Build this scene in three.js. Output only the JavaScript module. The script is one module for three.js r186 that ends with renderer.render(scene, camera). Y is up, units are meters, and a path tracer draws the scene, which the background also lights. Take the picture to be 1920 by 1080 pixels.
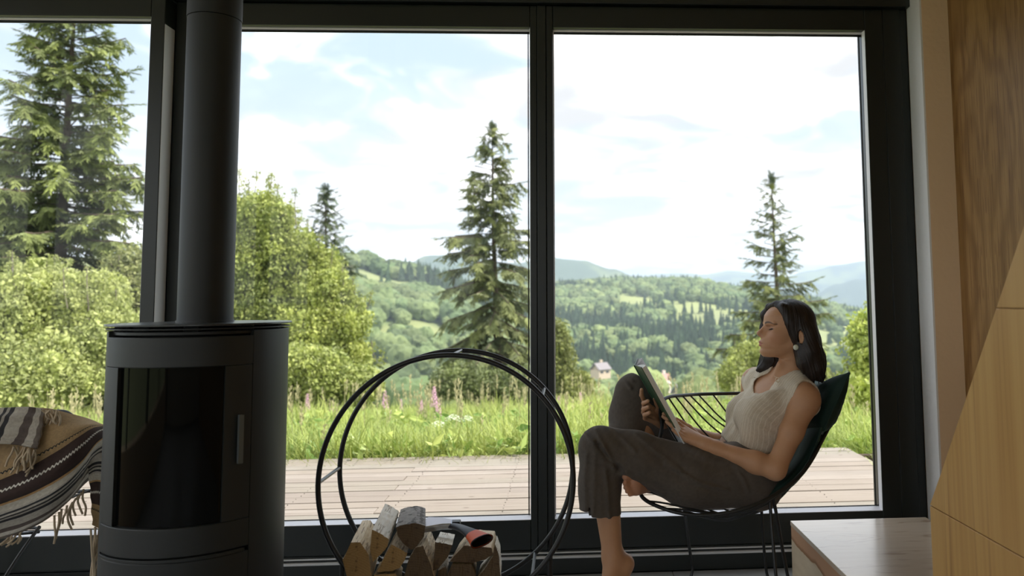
import * as THREE from 'three';
import { RoundedBoxGeometry } from 'three/addons/geometries/RoundedBoxGeometry.js';
import { mergeGeometries, toCreasedNormals } from 'three/addons/utils/BufferGeometryUtils.js';

// ---------------------------------------------------------------- camera, sky, sun, exposure
const scene = new THREE.Scene();
const renderer = new THREE.WebGLRenderer({ antialias: true });
renderer.toneMapping = THREE.LinearToneMapping;
renderer.toneMappingExposure = 2.2;
renderer.shadowMap.enabled = true;
const EYE = 1.15, FOCAL = 1495.6, PX = 1149, PY = 438.4;      // lens in pixels of the 1920 x 1080 frame
const camera = new THREE.PerspectiveCamera(2 * Math.atan(540 / FOCAL) * 180 / Math.PI, 1920 / 1080, 0.05, 9000);
camera.rotation.order = 'YXZ';
camera.rotation.set(THREE.MathUtils.degToRad(4.778), THREE.MathUtils.degToRad(-3.326), THREE.MathUtils.degToRad(-0.614));
camera.position.set(0, EYE, 0);
camera.setViewOffset(1920, 1080, 960 - PX, 540 - PY, 1920, 1080);
camera.focus = 3.0;
camera.userData.fStop = 2.9;
camera.updateMatrixWorld(true);
const SKY_STRENGTH = 1.0;
const SUN_DIR = new THREE.Vector3(0.62, 0.78, -0.06).normalize();
const sun = new THREE.DirectionalLight(new THREE.Color(1, 0.94, 0.84), 3.4);
sun.position.copy(SUN_DIR).multiplyScalar(60); sun.target.position.set(0, 0, -8);
sun.shadow.radius = 7; sun.castShadow = true; sun.shadow.mapSize.set(2048, 2048);
Object.assign(sun.shadow.camera, { left: -40, right: 40, top: 40, bottom: -40, near: 1, far: 140 });
scene.add(sun, sun.target);

// ---------------------------------------------------------------- helpers: numbers, noise
function rng(seed) { let s = seed >>> 0; return () => { s = (s + 0x6d2b79f5) | 0; let t = Math.imul(s ^ (s >>> 15), 1 | s); t = (t + Math.imul(t ^ (t >>> 7), 61 | t)) ^ t; return ((t ^ (t >>> 14)) >>> 0) / 4294967296; }; }
const clamp = (x, a = 0, b = 1) => Math.min(b, Math.max(a, x)), lerp = (a, b, t) => a + (b - a) * t;
const smooth = (a, b, x) => { const t = clamp((x - a) / (b - a)); return t * t * (3 - 2 * t); };
function h3(x, y, z) { let n = Math.imul(x, 374761393) ^ Math.imul(y, 668265263) ^ Math.imul(z, 2147483647 - 1234567); n = Math.imul(n ^ (n >>> 13), 1274126177); return ((n ^ (n >>> 16)) >>> 0) / 4294967296; }
function vnoise(x, y, z = 0) {
  const ix = Math.floor(x), iy = Math.floor(y), iz = Math.floor(z); let fx = x - ix, fy = y - iy, fz = z - iz;
  fx = fx * fx * (3 - 2 * fx); fy = fy * fy * (3 - 2 * fy); fz = fz * fz * (3 - 2 * fz);
  const a = lerp(lerp(h3(ix, iy, iz), h3(ix + 1, iy, iz), fx), lerp(h3(ix, iy + 1, iz), h3(ix + 1, iy + 1, iz), fx), fy);
  if (fz === 0) return a;
  return lerp(a, lerp(lerp(h3(ix, iy, iz + 1), h3(ix + 1, iy, iz + 1), fx), lerp(h3(ix, iy + 1, iz + 1), h3(ix + 1, iy + 1, iz + 1), fx), fy), fz);
}
function fbm(x, y, z = 0, o = 4) { let s = 0, a = 0.5, n = 0; for (let i = 0; i < o; i++) { s += a * vnoise(x, y, z); n += a; a *= 0.5; x = x * 2.03 + 17.1; y = y * 2.03 + 5.7; z = z * 2.03 + 9.2; } return s / n; }
// a point of the picture at a given distance plane z: used to measure real places once
const CAM = camera.matrixWorld.clone();
function at(px, py, z) { const d = new THREE.Vector3((px - PX) / FOCAL, -(py - PY) / FOCAL, -1).transformDirection(CAM); d.multiplyScalar(z / d.z); return new THREE.Vector3(d.x, EYE + d.y, z); }
function atY(px, py, y) { const d = new THREE.Vector3((px - PX) / FOCAL, -(py - PY) / FOCAL, -1).transformDirection(CAM); d.multiplyScalar((y - EYE) / d.y); return new THREE.Vector3(d.x, y, d.z); }
const V = (x, y, z) => new THREE.Vector3(x, y, z);
const rgb = (r, g, b) => new THREE.Color().setRGB(r / 255, g / 255, b / 255, THREE.SRGBColorSpace);

// ---------------------------------------------------------------- helpers: textures and materials
function tex(w, h, fn, { data = false, rx = 1, ry = 1, mirror = true } = {}) {
  const a = new Uint8Array(w * h * 4);
  for (let y = 0; y < h; y++) for (let x = 0; x < w; x++) { const c = fn((x + 0.5) / w, (y + 0.5) / h), i = (y * w + x) * 4; if (typeof c === 'number') a[i] = a[i + 1] = a[i + 2] = clamp(c) * 255; else { a[i] = clamp(c[0] / 255) * 255; a[i + 1] = clamp(c[1] / 255) * 255; a[i + 2] = clamp(c[2] / 255) * 255; } a[i + 3] = 255; }
  const t = new THREE.DataTexture(a, w, h, THREE.RGBAFormat); t.magFilter = THREE.LinearFilter; t.minFilter = THREE.LinearMipmapLinearFilter; t.generateMipmaps = true;
  t.wrapS = t.wrapT = mirror ? THREE.MirroredRepeatWrapping : THREE.RepeatWrapping; t.repeat.set(rx, ry);
  if (!data) t.colorSpace = THREE.SRGBColorSpace; t.needsUpdate = true; return t;
}
const mix3 = (a, b, t) => [lerp(a[0], b[0], t), lerp(a[1], b[1], t), lerp(a[2], b[2], t)];
const std = (c, roughness = 0.6, o = {}) => new THREE.MeshStandardMaterial({ color: c, roughness, ...o });
const phy = (c, roughness = 0.6, o = {}) => new THREE.MeshPhysicalMaterial({ color: c, roughness, ...o });

// ---------------------------------------------------------------- helpers: objects
const used = new Map();
function numbered(n) { const k = used.get(n) ?? 0; used.set(n, k + 1); return k ? n + '_' + String(k).padStart(3, '0') : n; }
function tag(o, label, category, group, kind) { if (label) o.userData.label = label; if (category) o.userData.category = category; if (group) o.userData.group = group; if (kind) o.userData.kind = kind; return o; }
function shade(o) { o.castShadow = true; o.receiveShadow = true; return o; }
function group(name, pos = [0, 0, 0], label, category, grp) { const g = new THREE.Group(); g.name = numbered(name); g.position.set(...pos); scene.add(g); return tag(g, label, category, grp); }
function part(name, geo, mat, parent, label) { const m = shade(new THREE.Mesh(geo, mat)); m.name = name; const k = parent.userData._n ??= {}; k[name] = (k[name] ?? -1) + 1; if (k[name]) m.name = name + '_' + String(k[name]).padStart(3, '0'); parent.add(m); if (label) m.userData.label = label; return m; }
function solo(name, geo, mat, label, category, grp, kind) { const m = shade(new THREE.Mesh(geo, mat)); m.name = numbered(name); scene.add(m); return tag(m, label, category, grp, kind); }
function struct(name, geo, mat) { const m = shade(new THREE.Mesh(geo, mat)); m.name = name; m.userData.kind = 'structure'; scene.add(m); return m; }
function structGroup(name) { const g = new THREE.Group(); g.name = name; g.userData.kind = 'structure'; scene.add(g); return g; }
// box from corner to corner with uv in metres
function box(x0, x1, y0, y1, z0, z1, bevel = 0) {
  const w = x1 - x0, h = y1 - y0, d = z1 - z0, g = bevel ? new RoundedBoxGeometry(w, h, d, 2, Math.min(bevel, w / 2.1, h / 2.1, d / 2.1)) : new THREE.BoxGeometry(w, h, d);
  const p = g.attributes.position, n = g.attributes.normal, u = g.attributes.uv;
  for (let i = 0; i < p.count; i++) { const ax = Math.abs(n.getX(i)), ay = Math.abs(n.getY(i)), az = Math.abs(n.getZ(i)), X = p.getX(i) + (x0 + x1) / 2, Y = p.getY(i) + (y0 + y1) / 2, Z = p.getZ(i) + (z0 + z1) / 2; if (ax > ay && ax > az) u.setXY(i, Z, Y); else if (ay > az) u.setXY(i, X, Z); else u.setXY(i, X, Y); }
  g.translate((x0 + x1) / 2, (y0 + y1) / 2, (z0 + z1) / 2); return g;
}
function tube(pts, r, seg = 32, rad = 8, closed = false) { const c = new THREE.CatmullRomCurve3(pts.map((p) => (p.isVector3 ? p : V(...p))), closed, 'centripetal'); return new THREE.TubeGeometry(c, seg, r, rad, closed); }
function rod(a, b, r, rad = 10) { a = a.isVector3 ? a : V(...a); b = b.isVector3 ? b : V(...b); const g = new THREE.CylinderGeometry(r, r, a.distanceTo(b), rad); g.applyQuaternion(new THREE.Quaternion().setFromUnitVectors(V(0, 1, 0), b.clone().sub(a).normalize())); g.translate((a.x + b.x) / 2, (a.y + b.y) / 2, (a.z + b.z) / 2); return g; }
function merge(list) { const keys = ['position', 'normal', 'uv']; const l = list.map((g) => { g = g.index ? g.toNonIndexed() : g; for (const k of Object.keys(g.attributes)) if (!keys.includes(k)) g.deleteAttribute(k); if (!g.attributes.uv) g.setAttribute('uv', new THREE.BufferAttribute(new Float32Array(g.attributes.position.count * 2), 2)); return g; }); return mergeGeometries(l); }
// planar uv in metres from two axes
function planarUV(g, f) { const p = g.attributes.position, u = new Float32Array(p.count * 2), v = V(0, 0, 0); for (let i = 0; i < p.count; i++) { v.fromBufferAttribute(p, i); const r = f(v); u[i * 2] = r[0]; u[i * 2 + 1] = r[1]; } g.setAttribute('uv', new THREE.BufferAttribute(u, 2)); return g; }

// ---------------------------------------------------------------- sky: bright broken cloud over pale blue air
{
  const W = 3072, H = 1536, d = new Float32Array(W * H * 4);
  for (let r = 0; r < H; r++) {
    const el = ((r + 0.5) / H - 0.5) * Math.PI, ce = Math.cos(el), y = Math.sin(el);
    for (let c = 0; c < W; c++) {
      const i = (r * W + c) * 4; d[i + 3] = 1;
      if (el < -0.02) { d[i] = 0.40; d[i + 1] = 0.42; d[i + 2] = 0.38; continue; }
      const az = ((c + 0.5) / W - 0.5) * 2 * Math.PI, x = Math.cos(az) * ce, z = Math.sin(az) * ce;
      const yy = Math.max(y, 0) + 0.16, px = x / yy * 1.5, pz = z / yy * 1.5;
      const wx = fbm(px * 1.3 + 3, pz * 1.3 + 8, 1.5, 3) - 0.5, wz = fbm(px * 1.3 + 31, pz * 1.3 + 2, 4.5, 3) - 0.5;
      const n = fbm(px * 1.1 + wx * 1.2 + 1.9, pz * 1.1 + wz * 1.2 + 7.3, 0.5, 6);
      const cover = smooth(0.42, 0.56, n);                       // where the cloud is
      const body = fbm(px * 2.6 + wx * 2 + 11, pz * 2.6 + wz * 2 + 4, 2.5, 5);
      const low = smooth(0.30, 0.0, y);
      const br = lerp(0.43, 1.45, smooth(0.30, 0.72, body));
      const blue = [lerp(0.33, 0.44, low), lerp(0.41, 0.48, low), lerp(0.50, 0.52, low)];
      const white = [br * 0.985, br * 0.985, br * 1.0];
      const k = Math.max(cover, 0.55 * low);
      d[i] = lerp(blue[0], white[0], k); d[i + 1] = lerp(blue[1], white[1], k); d[i + 2] = lerp(blue[2], white[2], k);
    }
  }
  const t = new THREE.DataTexture(d, W, H, THREE.RGBAFormat, THREE.FloatType);
  t.mapping = THREE.EquirectangularReflectionMapping; t.magFilter = THREE.LinearFilter; t.needsUpdate = true;
  scene.background = t; scene.environment = t; scene.backgroundIntensity = SKY_STRENGTH; scene.environmentIntensity = SKY_STRENGTH;
}
scene.fog = new THREE.FogExp2(new THREE.Color(0.70, 0.86, 1.0), 0.0004);
// ================================================================ the room
const GZ = -3.49;                                                // inner face of the window frames
const oakTex = tex(512, 1024, (u, v) => {
  const w = fbm(u * 3, v * 1.2, 3.3, 3), ring = 0.5 + 0.5 * Math.sin((u * 9 + w * 7 + v * 0.6) * 6.28), fine = fbm(u * 120, v * 5, 7.7, 3), pore = smooth(0.66, 0.8, vnoise(u * 190, v * 14, 2.2));
  return mix3(mix3([168, 130, 80], [132, 96, 50], 0.55 * ring * ring + 0.5 * fine), [112, 76, 38], pore * 0.5 + 0.35 * smooth(0.62, 0.8, fbm(u * 9, v * 0.9, 5, 3)));
});
const plyTex = tex(512, 1024, (u, v) => {
  const w = fbm(u * 5, v * 1.1, 8.3, 4), streak = fbm(u * 46, v * 1.6, 1.7, 4), dark = smooth(0.58, 0.8, fbm(u * 26, v * 1.0, 9.2, 4));
  return mix3(mix3([206, 164, 100], [184, 138, 76], clamp(streak * 1.1 - 0.1 + (w - 0.5))), [128, 88, 44], dark * 0.5);
});
const paleTex = tex(512, 512, (u, v) => {
  const w = fbm(u * 3, v * 5, 8.3, 4), streak = fbm(u * 4 + w, v * 40, 1.7, 4), dark = smooth(0.6, 0.8, fbm(u * 6, v * 26 + w * 5, 9.2, 3)), pink = smooth(0.4, 0.7, fbm(u * 2, v * 2, 3.1, 3));
  return mix3(mix3(mix3([232, 219, 200], [212, 194, 170], streak), [214, 184, 156], pink * 0.25), [150, 116, 86], dark * 0.5);
});
const plaster = (c) => { const bump = tex(256, 256, (u, v) => fbm(u * 60, v * 60, 1, 3), { data: true, rx: 1.2, ry: 1.2 }); return std(c, 0.92, { bumpMap: bump, bumpScale: 0.0015 }); };
const M = {};
M.frame = phy(rgb(15, 24, 21), 0.40, { clearcoat: 0.25, clearcoatRoughness: 0.35 });
M.rail = std(rgb(226, 228, 230), 0.35, { metalness: 0.15 });
M.bead = std(rgb(244, 243, 247), 0.35, { metalness: 0.1 });
M.black = std(rgb(18, 20, 19), 0.5);
M.wire = phy(rgb(13, 14, 14), 0.45, { clearcoat: 0.2, clearcoatRoughness: 0.4 });
M.beige = plaster(rgb(244, 214, 174));
M.white = plaster(rgb(240, 239, 237));
M.ceiling = plaster(rgb(226, 212, 190));
M.oak = std(0xffffff, 0.5, { map: oakTex }); M.ply = std(0xffffff, 0.48, { map: plyTex }); M.pale = phy(0xffffff, 0.36, { map: paleTex, clearcoat: 1, clearcoatRoughness: 0.2 });
oakTex.repeat.set(1.6, 0.8); plyTex.repeat.set(1.5, 0.7); paleTex.repeat.set(1.3, 1.3);
M.glass = phy(0xffffff, 0.0, { transmission: 1, thickness: 0, ior: 1.5, specularIntensity: 0.4 });

// floor: slab and large grey tiles
{
  struct('floor', box(-3.3, 2.1, -0.25, -0.012, -3.8, 4.2), std(rgb(70, 70, 70), 0.8));
  const fl = scene.children[scene.children.length - 1];
  const tt = tex(256, 256, (u, v) => { const n = fbm(u * 8, v * 8, 2, 5); return mix3([176, 178, 178], [150, 152, 153], n); });
  const tm = std(0xffffff, 0.42, { map: tt }), tg = box(-0.2985, 0.2985, -0.012, 0, -0.2985, 0.2985, 0.002);
  for (let i = 0; i < 9; i++) for (let j = 0; j < 12; j++) { const m = part('tile', tg, tm, fl); m.position.set(-2.9 + i * 0.6 + 0.04, 0, -3.18 + j * 0.6); }
}
// shell of the room: window wall (frames fill it), right wall, left wall and back wall with openings, ceiling
struct('wall_front', merge([box(1.58, 2.1, -0.1, 2.9, -3.74, -3.365), box(-3.4, 1.58, 2.62, 2.9, -3.74, -3.40)]), M.beige);
struct('wall_reveal', box(1.572, 1.5805, 0.0, 2.62, -3.498, -3.366), M.white).name = 'trim_1';
struct('wall_right', box(1.70, 1.95, -0.1, 2.9, -3.365, 4.2), M.oak);
struct('ceiling', box(-3.4, 2.1, 2.78, 3.0, -3.74, 4.4), M.ceiling);
struct('wall_left', merge([box(-3.4, -3.2, -0.1, 0.45, -3.74, 4.4), box(-3.4, -3.2, 2.62, 2.9, -3.74, 4.4), box(-3.4, -3.2, 0.12, 2.62, -3.74, -3.5), box(-3.4, -3.2, 0.12, 2.62, 3.6, 4.4)]), M.beige);
{ const g = structGroup('window_5'); for (const z of [-3.46, -1.72, 0.02, 1.76, 3.56]) part('mullion', box(-3.36, -3.24, 0.12, 2.62, z - 0.04, z + 0.04, 0.003), M.frame, g); for (const z of [-2.59, -0.85, 0.89, 2.66]) { const p = new THREE.PlaneGeometry(1.7, 2.5); p.rotateY(Math.PI / 2); p.translate(-3.3, 1.37, z); part('pane', p, M.glass, g); } }
struct('wall_back', merge([box(-3.4, 2.1, -0.1, 0.8, 4.2, 4.4), box(-3.4, 2.1, 2.45, 2.9, 4.2, 4.4), box(-3.4, -3.2, 0.8, 2.45, 4.2, 4.4), box(-1.3, -0.75, 0.8, 2.45, 4.2, 4.4), box(1.5, 2.1, 0.8, 2.45, 4.2, 4.4)]), M.ceiling);
struct('ground_outside', box(-30, 30, -0.5, -0.26, -3.9, 30), std(rgb(96, 104, 66), 0.95)).name = 'ground';

// ---------------------------------------------------------------- the glazed front
function sash(name, x0, x1, y0, y1, z, wl, wr, wb, wt, depth, rebate = 0.028) {
  // x0..x1, y0..y1 = clear glass opening at the inner face z
  const g = structGroup(name), b = 0.004;
  part('sash_stile', box(x0 - wl, x0, y0 - wb, y1 + wt, z - depth, z, b), M.frame, g); part('sash_stile', box(x1, x1 + wr, y0 - wb, y1 + wt, z - depth, z, b), M.frame, g);
  part('sash_rail', box(x0, x1, y1, y1 + wt, z - depth, z, b), M.frame, g); part('sash_rail', box(x0, x1, y0 - wb, y0, z - depth, z, b), M.frame, g);
  const zi = z - rebate, t = 0.008;
  const prism = (pts, len, turn) => { const e = new THREE.ExtrudeGeometry(new THREE.Shape(pts.map(([a, c]) => new THREE.Vector2(a, c))), { depth: len, bevelEnabled: false }); turn(e); return e; };
  const prof = [[0.002, 0], [rebate + 0.022, 0], [rebate + 0.022, 0.009], [rebate + 0.012, 0.009], [0.003, 0.0015]];    // depth behind the inner face, height above the rebate
  part('glazing_bead', prism(prof, x1 - x0, (e) => { e.rotateY(Math.PI / 2); e.translate(x0, y0, z); }), M.bead, g);
  const vb = new THREE.ExtrudeGeometry(new THREE.Shape(prof.map(([a, c]) => new THREE.Vector2(c * 0.4, -a * 0.62))), { depth: y1 - y0, bevelEnabled: false }), vp = vb.attributes.position; for (let i = 0; i < vp.count; i++) vp.setXYZ(i, x1 - vp.getX(i), y0 + vp.getZ(i), z + vp.getY(i)); vb.computeVertexNormals();
  part('glazing_bead', vb, new THREE.MeshStandardMaterial({ color: M.bead.color, roughness: 0.35, side: THREE.DoubleSide }), g);
  part('glazing_bead', merge([box(x0, x1, y1 - t * 0.6, y1, zi - 0.028, zi), box(x0, x0 + t * 0.6, y0, y1, zi - 0.028, zi)]), M.bead, g);
  part('glazing_seal', merge([box(x0, x1, y0 + t, y0 + t + 0.004, zi - 0.028, zi - 0.022), box(x0, x1, y1 - t - 0.006, y1 - t * 0.6, zi - 0.028, zi - 0.022), box(x1 - t - 0.005, x1 - t, y0, y1, zi - 0.028, zi - 0.022)]), M.black, g);
  const pg = new THREE.PlaneGeometry(x1 - x0, y1 - y0); pg.translate((x0 + x1) / 2, (y0 + y1) / 2, zi - 0.03);
  part('pane', pg, M.glass, g);
  // fine shadow grooves round the sash
  return g;
}
const Y0 = 0.225, Y1 = 2.371;
sash('window_1', -3.06, -1.754, 0.235, 2.371, -3.40, 0.09, 0.058, 0.135, 0.10, 0.09);
sash('window_2', -1.60, -0.158, Y0, Y1, GZ, 0.094, 0.030, 0.125, 0.10, 0.10);
sash('window_3', -0.057, 1.368, Y0, Y1, GZ, 0.030, 0.085, 0.125, 0.10, 0.10);
{
  const g = structGroup('window_4'); g.name = 'trim_2';
  part('mullion', box(-0.127, -0.088, 0.10, Y1 + 0.1, GZ - 0.10, GZ + 0.004, 0.003), M.frame, g);
  part('jamb', merge([box(1.455, 1.536, 0.0, 2.62, GZ - 0.2, GZ - 0.006, 0.004), box(1.536, 1.573, 0.0, 2.62, GZ - 0.2, GZ - 0.014, 0.003)]), M.frame, g);
  part('jamb', box(-3.20, -3.14, 0.0, 2.62, GZ - 0.2, GZ + 0.09, 0.004), M.frame, g);
  part('header', merge([box(-3.2, 1.573, Y1 + 0.102, 2.64, GZ - 0.2, GZ + 0.03, 0.004), box(-3.2, -1.69, Y1 + 0.09, 2.64, GZ - 0.2, -3.385, 0.004)]), M.frame, g);
  part('post', box(-1.72, -1.64, 0.0, 2.62, GZ - 0.2, GZ - 0.005, 0.003), M.frame, g);
  part('sash_edge', box(-1.698, -1.6955, 0.12, 2.34, GZ + 0.004, -3.402), std(rgb(205, 206, 206), 0.5), g);
  // sill track: base, two bright aluminium rails and the dark plinth below
  part('plinth', box(-3.2, 1.573, 0.0, 0.066, GZ - 0.2, GZ + 0.006, 0.003), M.frame, g);
  part('track', box(-3.2, 1.573, 0.066, 0.098, GZ - 0.2, GZ - 0.004, 0.002), M.frame, g);
  part('track_rail', box(-1.69, 1.573, 0.066, 0.076, GZ - 0.004, GZ + 0.012, 0.002), M.rail, g);
  part('track_rail', box(-1.69, 1.573, 0.085, 0.091, GZ - 0.004, GZ + 0.004, 0.0015), M.rail, g);
  part('outer_sill', box(-4.2, 1.6, -0.02, 0.09, GZ - 0.36, GZ - 0.2, 0.004), M.frame, g);
}
// ---------------------------------------------------------------- stair side: plywood panels with a slanting edge, first step as a bench
{
  const K = 0.7435, X = 1.494 * K, T = 0.036, sy = (y) => EYE + (y - EYE) * K, SC = (l) => l.map(([z, y]) => [z < -1 ? z * K : z, y > 0.01 ? sy(y) : y]), g = group('stair_panelling', [0, 0, 0], 'tall oak plywood stair side with a slanting edge, right of the seated woman', 'stair side');
  const slab = (pts, name, x0 = X, t = T) => { const s = new THREE.Shape(SC(pts).map(([z, y]) => new THREE.Vector2(-z, y))); const e = new THREE.ExtrudeGeometry(s, { depth: t, bevelEnabled: true, bevelSize: 0.002, bevelThickness: 0.002, bevelSegments: 1 }); e.rotateY(-Math.PI / 2); e.rotateY(Math.PI); e.translate(x0, 0, 0); return part(name, planarUV(e, (v) => [v.z, v.y]), M.ply, g); };
  // shape coordinates (-z, y) turn into the plane x = X
  const sl = (y) => -3.187 + (y - 0.442) / (1.111 - 0.442) * (3.187 - 2.705);       // z of the slanting edge at height y
  slab([[-3.295, 0.004], [-0.6, 0.004], [-0.6, 0.288], [-3.295, 0.288]], 'panel');
  slab([[-3.295, 0.296], [-0.6, 0.296], [-0.6, 1.105], [sl(1.105), 1.105], [-3.187, 0.442]], 'panel');
  slab([[sl(1.113), 1.113], [-0.6, 1.113], [-0.6, 2.7], [sl(2.7), 2.7]], 'panel');
  const o = group('plywood_step', [0, 0, 0], 'low pale plywood box step with brown stained edge, below the window beside the chair', 'step');
  part('top_board', box(0.915, 1.488, 0.217, 0.236, -3.335, -2.475, 0.002), M.pale, o);
  const stain = tex(1024, 128, (u, v) => { const w = fbm(u * 9, v * 3, 8.3, 4), st = fbm(u * 14 + w, v * 9, 1.7, 4), edge = 0.80 - 0.13 * fbm(u * 22, 0.5, 3, 4) - 0.12 * smooth(0.16, 0.235, u) * smooth(0.25, 0.238, u) - 0.05 * smooth(0.1, 0.2, u) + 0.3 * smooth(0.245, 0.27, u), k = smooth(edge, edge + 0.02, v); const c = mix3([214, 196, 168], [188, 166, 134], st); return mix3(c, mix3([184, 138, 104], [132, 88, 52], smooth(edge + 0.10, edge + 0.015, v)), 0.9 * k); }, { mirror: false });
  const fb = box(0.917, 0.935, 0.002, 0.216, -3.333, -2.477, 0.002); planarUV(fb, (v) => [(v.z + 3.335) / 2.435, v.y / 0.216]);
  part('front_board', fb, phy(0xffffff, 0.5, { map: stain }), o, 'pale board with a brown stain along its upper edge');
  part('end_board', box(0.936, 1.488, 0.002, 0.216, -3.333, -3.315, 0.002), M.pale, o);
  part('end_board', box(0.936, 1.488, 0.002, 0.216, -2.497, -2.477, 0.002), M.pale, o);
}
// ---------------------------------------------------------------- deck outside
{
  const g = structGroup('deck'); g.name = 'floor_deck';
  const tv = [0, 1, 2, 3].map((k) => tex(256, 128, (u, v) => {
    const w = fbm(u * 3, v * 3, k * 7 + 1, 3), st = fbm(u * 3 + w, v * 26, k * 3 + 2, 4), crack = smooth(0.68, 0.78, fbm(u * 4, v * 34, k * 5 + 4, 3)), knot = smooth(0.02, 0.0, Math.hypot((u - 0.3 - 0.1 * k) * 2, (v - 0.5) * 0.8) - 0.012);
    return mix3(mix3(mix3([160, 155, 146], [136, 130, 121], st), [152, 136, 126], 0.5 * vnoise(k * 3.1, 2)), [80, 66, 56], Math.max(crack * 0.55, knot * 0.7));
  }));
  const mats = []; for (let k = 0; k < 8; k++) { const t = tv[k % 4]; const c = 0.80 + 0.24 * h3(k, 5, 1); mats.push(std(new THREE.Color(c, c * (0.97 + 0.03 * h3(k, 2, 2)), c * (0.95 + 0.04 * h3(k, 3, 3))), 0.75, { map: t })); t.repeat.set(0.7, 4); }
  const r = rng(11), nails = [], P = 0.135, z0 = -6.175;
  for (let i = 0; i < 18; i++) {
    const za = z0 + i * P, cuts = i % 2 ? [-9, -5.1, -1.07, 2.93 - 0.78] : [-9, -7.1, -3.1, 0.62, 2.15];
    for (let k = 0; k + 1 < cuts.length; k++) {
      const dy = (r() - 0.5) * 0.004, b = part('board', box(cuts[k] + 0.0025, cuts[k + 1] - 0.0025, -0.028 + dy, dy, za + 0.0055, za + P - 0.0055 + (r() - 0.5) * 0.002, 0.003), mats[Math.floor(r() * 8)], g);
      b.rotation.x = 0;
    }
    for (let x = -8.4; x < 2.1; x += 0.62) for (const dz of [0.035, 0.1]) { const n = new THREE.CylinderGeometry(0.0032, 0.0032, 0.003, 6); n.translate(x - 0.02 + (r() - 0.5) * 0.012, 0.0012, za + dz + (r() - 0.5) * 0.01); nails.push(n); }
  }
  part('nail', merge(nails), std(rgb(96, 88, 80), 0.6, { metalness: 0.4 }), g).userData.kind = 'stuff';
  const dark = std(rgb(74, 60, 50), 0.85);
  part('joist', merge([box(-9, 2.13, -0.2, -0.035, -6.16, -6.11), box(2.09, 2.14, -0.2, -0.035, -6.16, -3.8), box(-9, 2.13, -0.2, -0.035, -3.86, -3.80)]), dark, g);
  const e = solo('timber_edging', box(2.19, 4.4, -0.085, -0.022, -6.02, -5.96, 0.004), dark, 'dark timber edging board past the right end of the deck', 'edging board');
}
// ================================================================ outdoors: land
const SEG = (pts, x) => { if (x <= pts[0][0]) return pts[0][1]; for (let i = 1; i < pts.length; i++) if (x <= pts[i][0]) { const t = (x - pts[i - 1][0]) / (pts[i][0] - pts[i - 1][0]); return lerp(pts[i - 1][1], pts[i][1], t * t * (3 - 2 * t)); } return pts[pts.length - 1][1]; };
function land(x, z) {
  const d = -z, a = x / Math.max(d, 1), m = -0.42 - 0.075 * (Math.min(d, 11) - 6) - 0.14 * Math.max(0, Math.min(d, 40) - 11);
  if (d < 26) return m + 0.10 * (fbm(x * 0.5, z * 0.5, 2, 3) - 0.5);
  let h = lerp(m, -27, smooth(26, 200, d));
  const crest = SEG([[-0.6, 8], [-0.1, 7], [-0.015, 9], [0.078, 12], [0.158, 11], [0.225, 4], [0.29, -3], [0.386, -17], [0.7, -17]], a);
  h += (crest + 27) * smooth(225, 620, d) * (1 - 0.7 * smooth(650, 1000, d));
  const left = SEG([[-0.9, 24], [-0.27, 20], [-0.2, 14], [-0.15, 9], [-0.09, -3], [-0.03, -14], [0.1, -22]], a);
  h = Math.max(h, lerp(-27, left, smooth(150, 400, d)) - 0.1 * Math.max(0, d - 420) - 10 * smooth(-0.03, 0.1, a));
  return h + (fbm(x * 0.018, z * 0.018, 4, 4) - 0.5) * 9 * smooth(90, 300, d) + (fbm(x * 0.1, z * 0.1, 6, 3) - 0.5) * 0.8 * smooth(30, 90, d);
}
const meadowMask = (x, z) => { const d = -z, a = x / d; const n = fbm(x * 0.016 + 4, z * 0.03 + 9, 3, 4); let k = smooth(0.56, 0.64, n); { const c1 = smooth(410, 450, d) * (1 - smooth(505, 525, d)) * smooth(0.05, 0.065, a) * (1 - smooth(0.115, 0.13, a)), c2 = smooth(370, 410, d) * (1 - smooth(462, 478, d)) * smooth(0.118, 0.135, a) * (1 - smooth(0.225, 0.25, a)); k = Math.max(k, c1, c2); }
  if (d > 430 && d < 600 && a > 0.02 && a < 0.30) k = Math.max(k, smooth(0.36, 0.46, fbm(x * 0.014, z * 0.05, 9, 3)) * smooth(430, 470, d) * (1 - smooth(550, 590, d))); if (a > 0.27) k = Math.max(k, smooth(0.44, 0.55, fbm(x * 0.02, z * 0.02, 12, 3)) * smooth(0.27, 0.32, a)); if (a < -0.13 && d > 250) k = Math.max(k, smooth(0.30, 0.46, n)); if (d > 150 && d < 235) k = Math.max(k, smooth(0.4, 0.5, n)); return k; };
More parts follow.
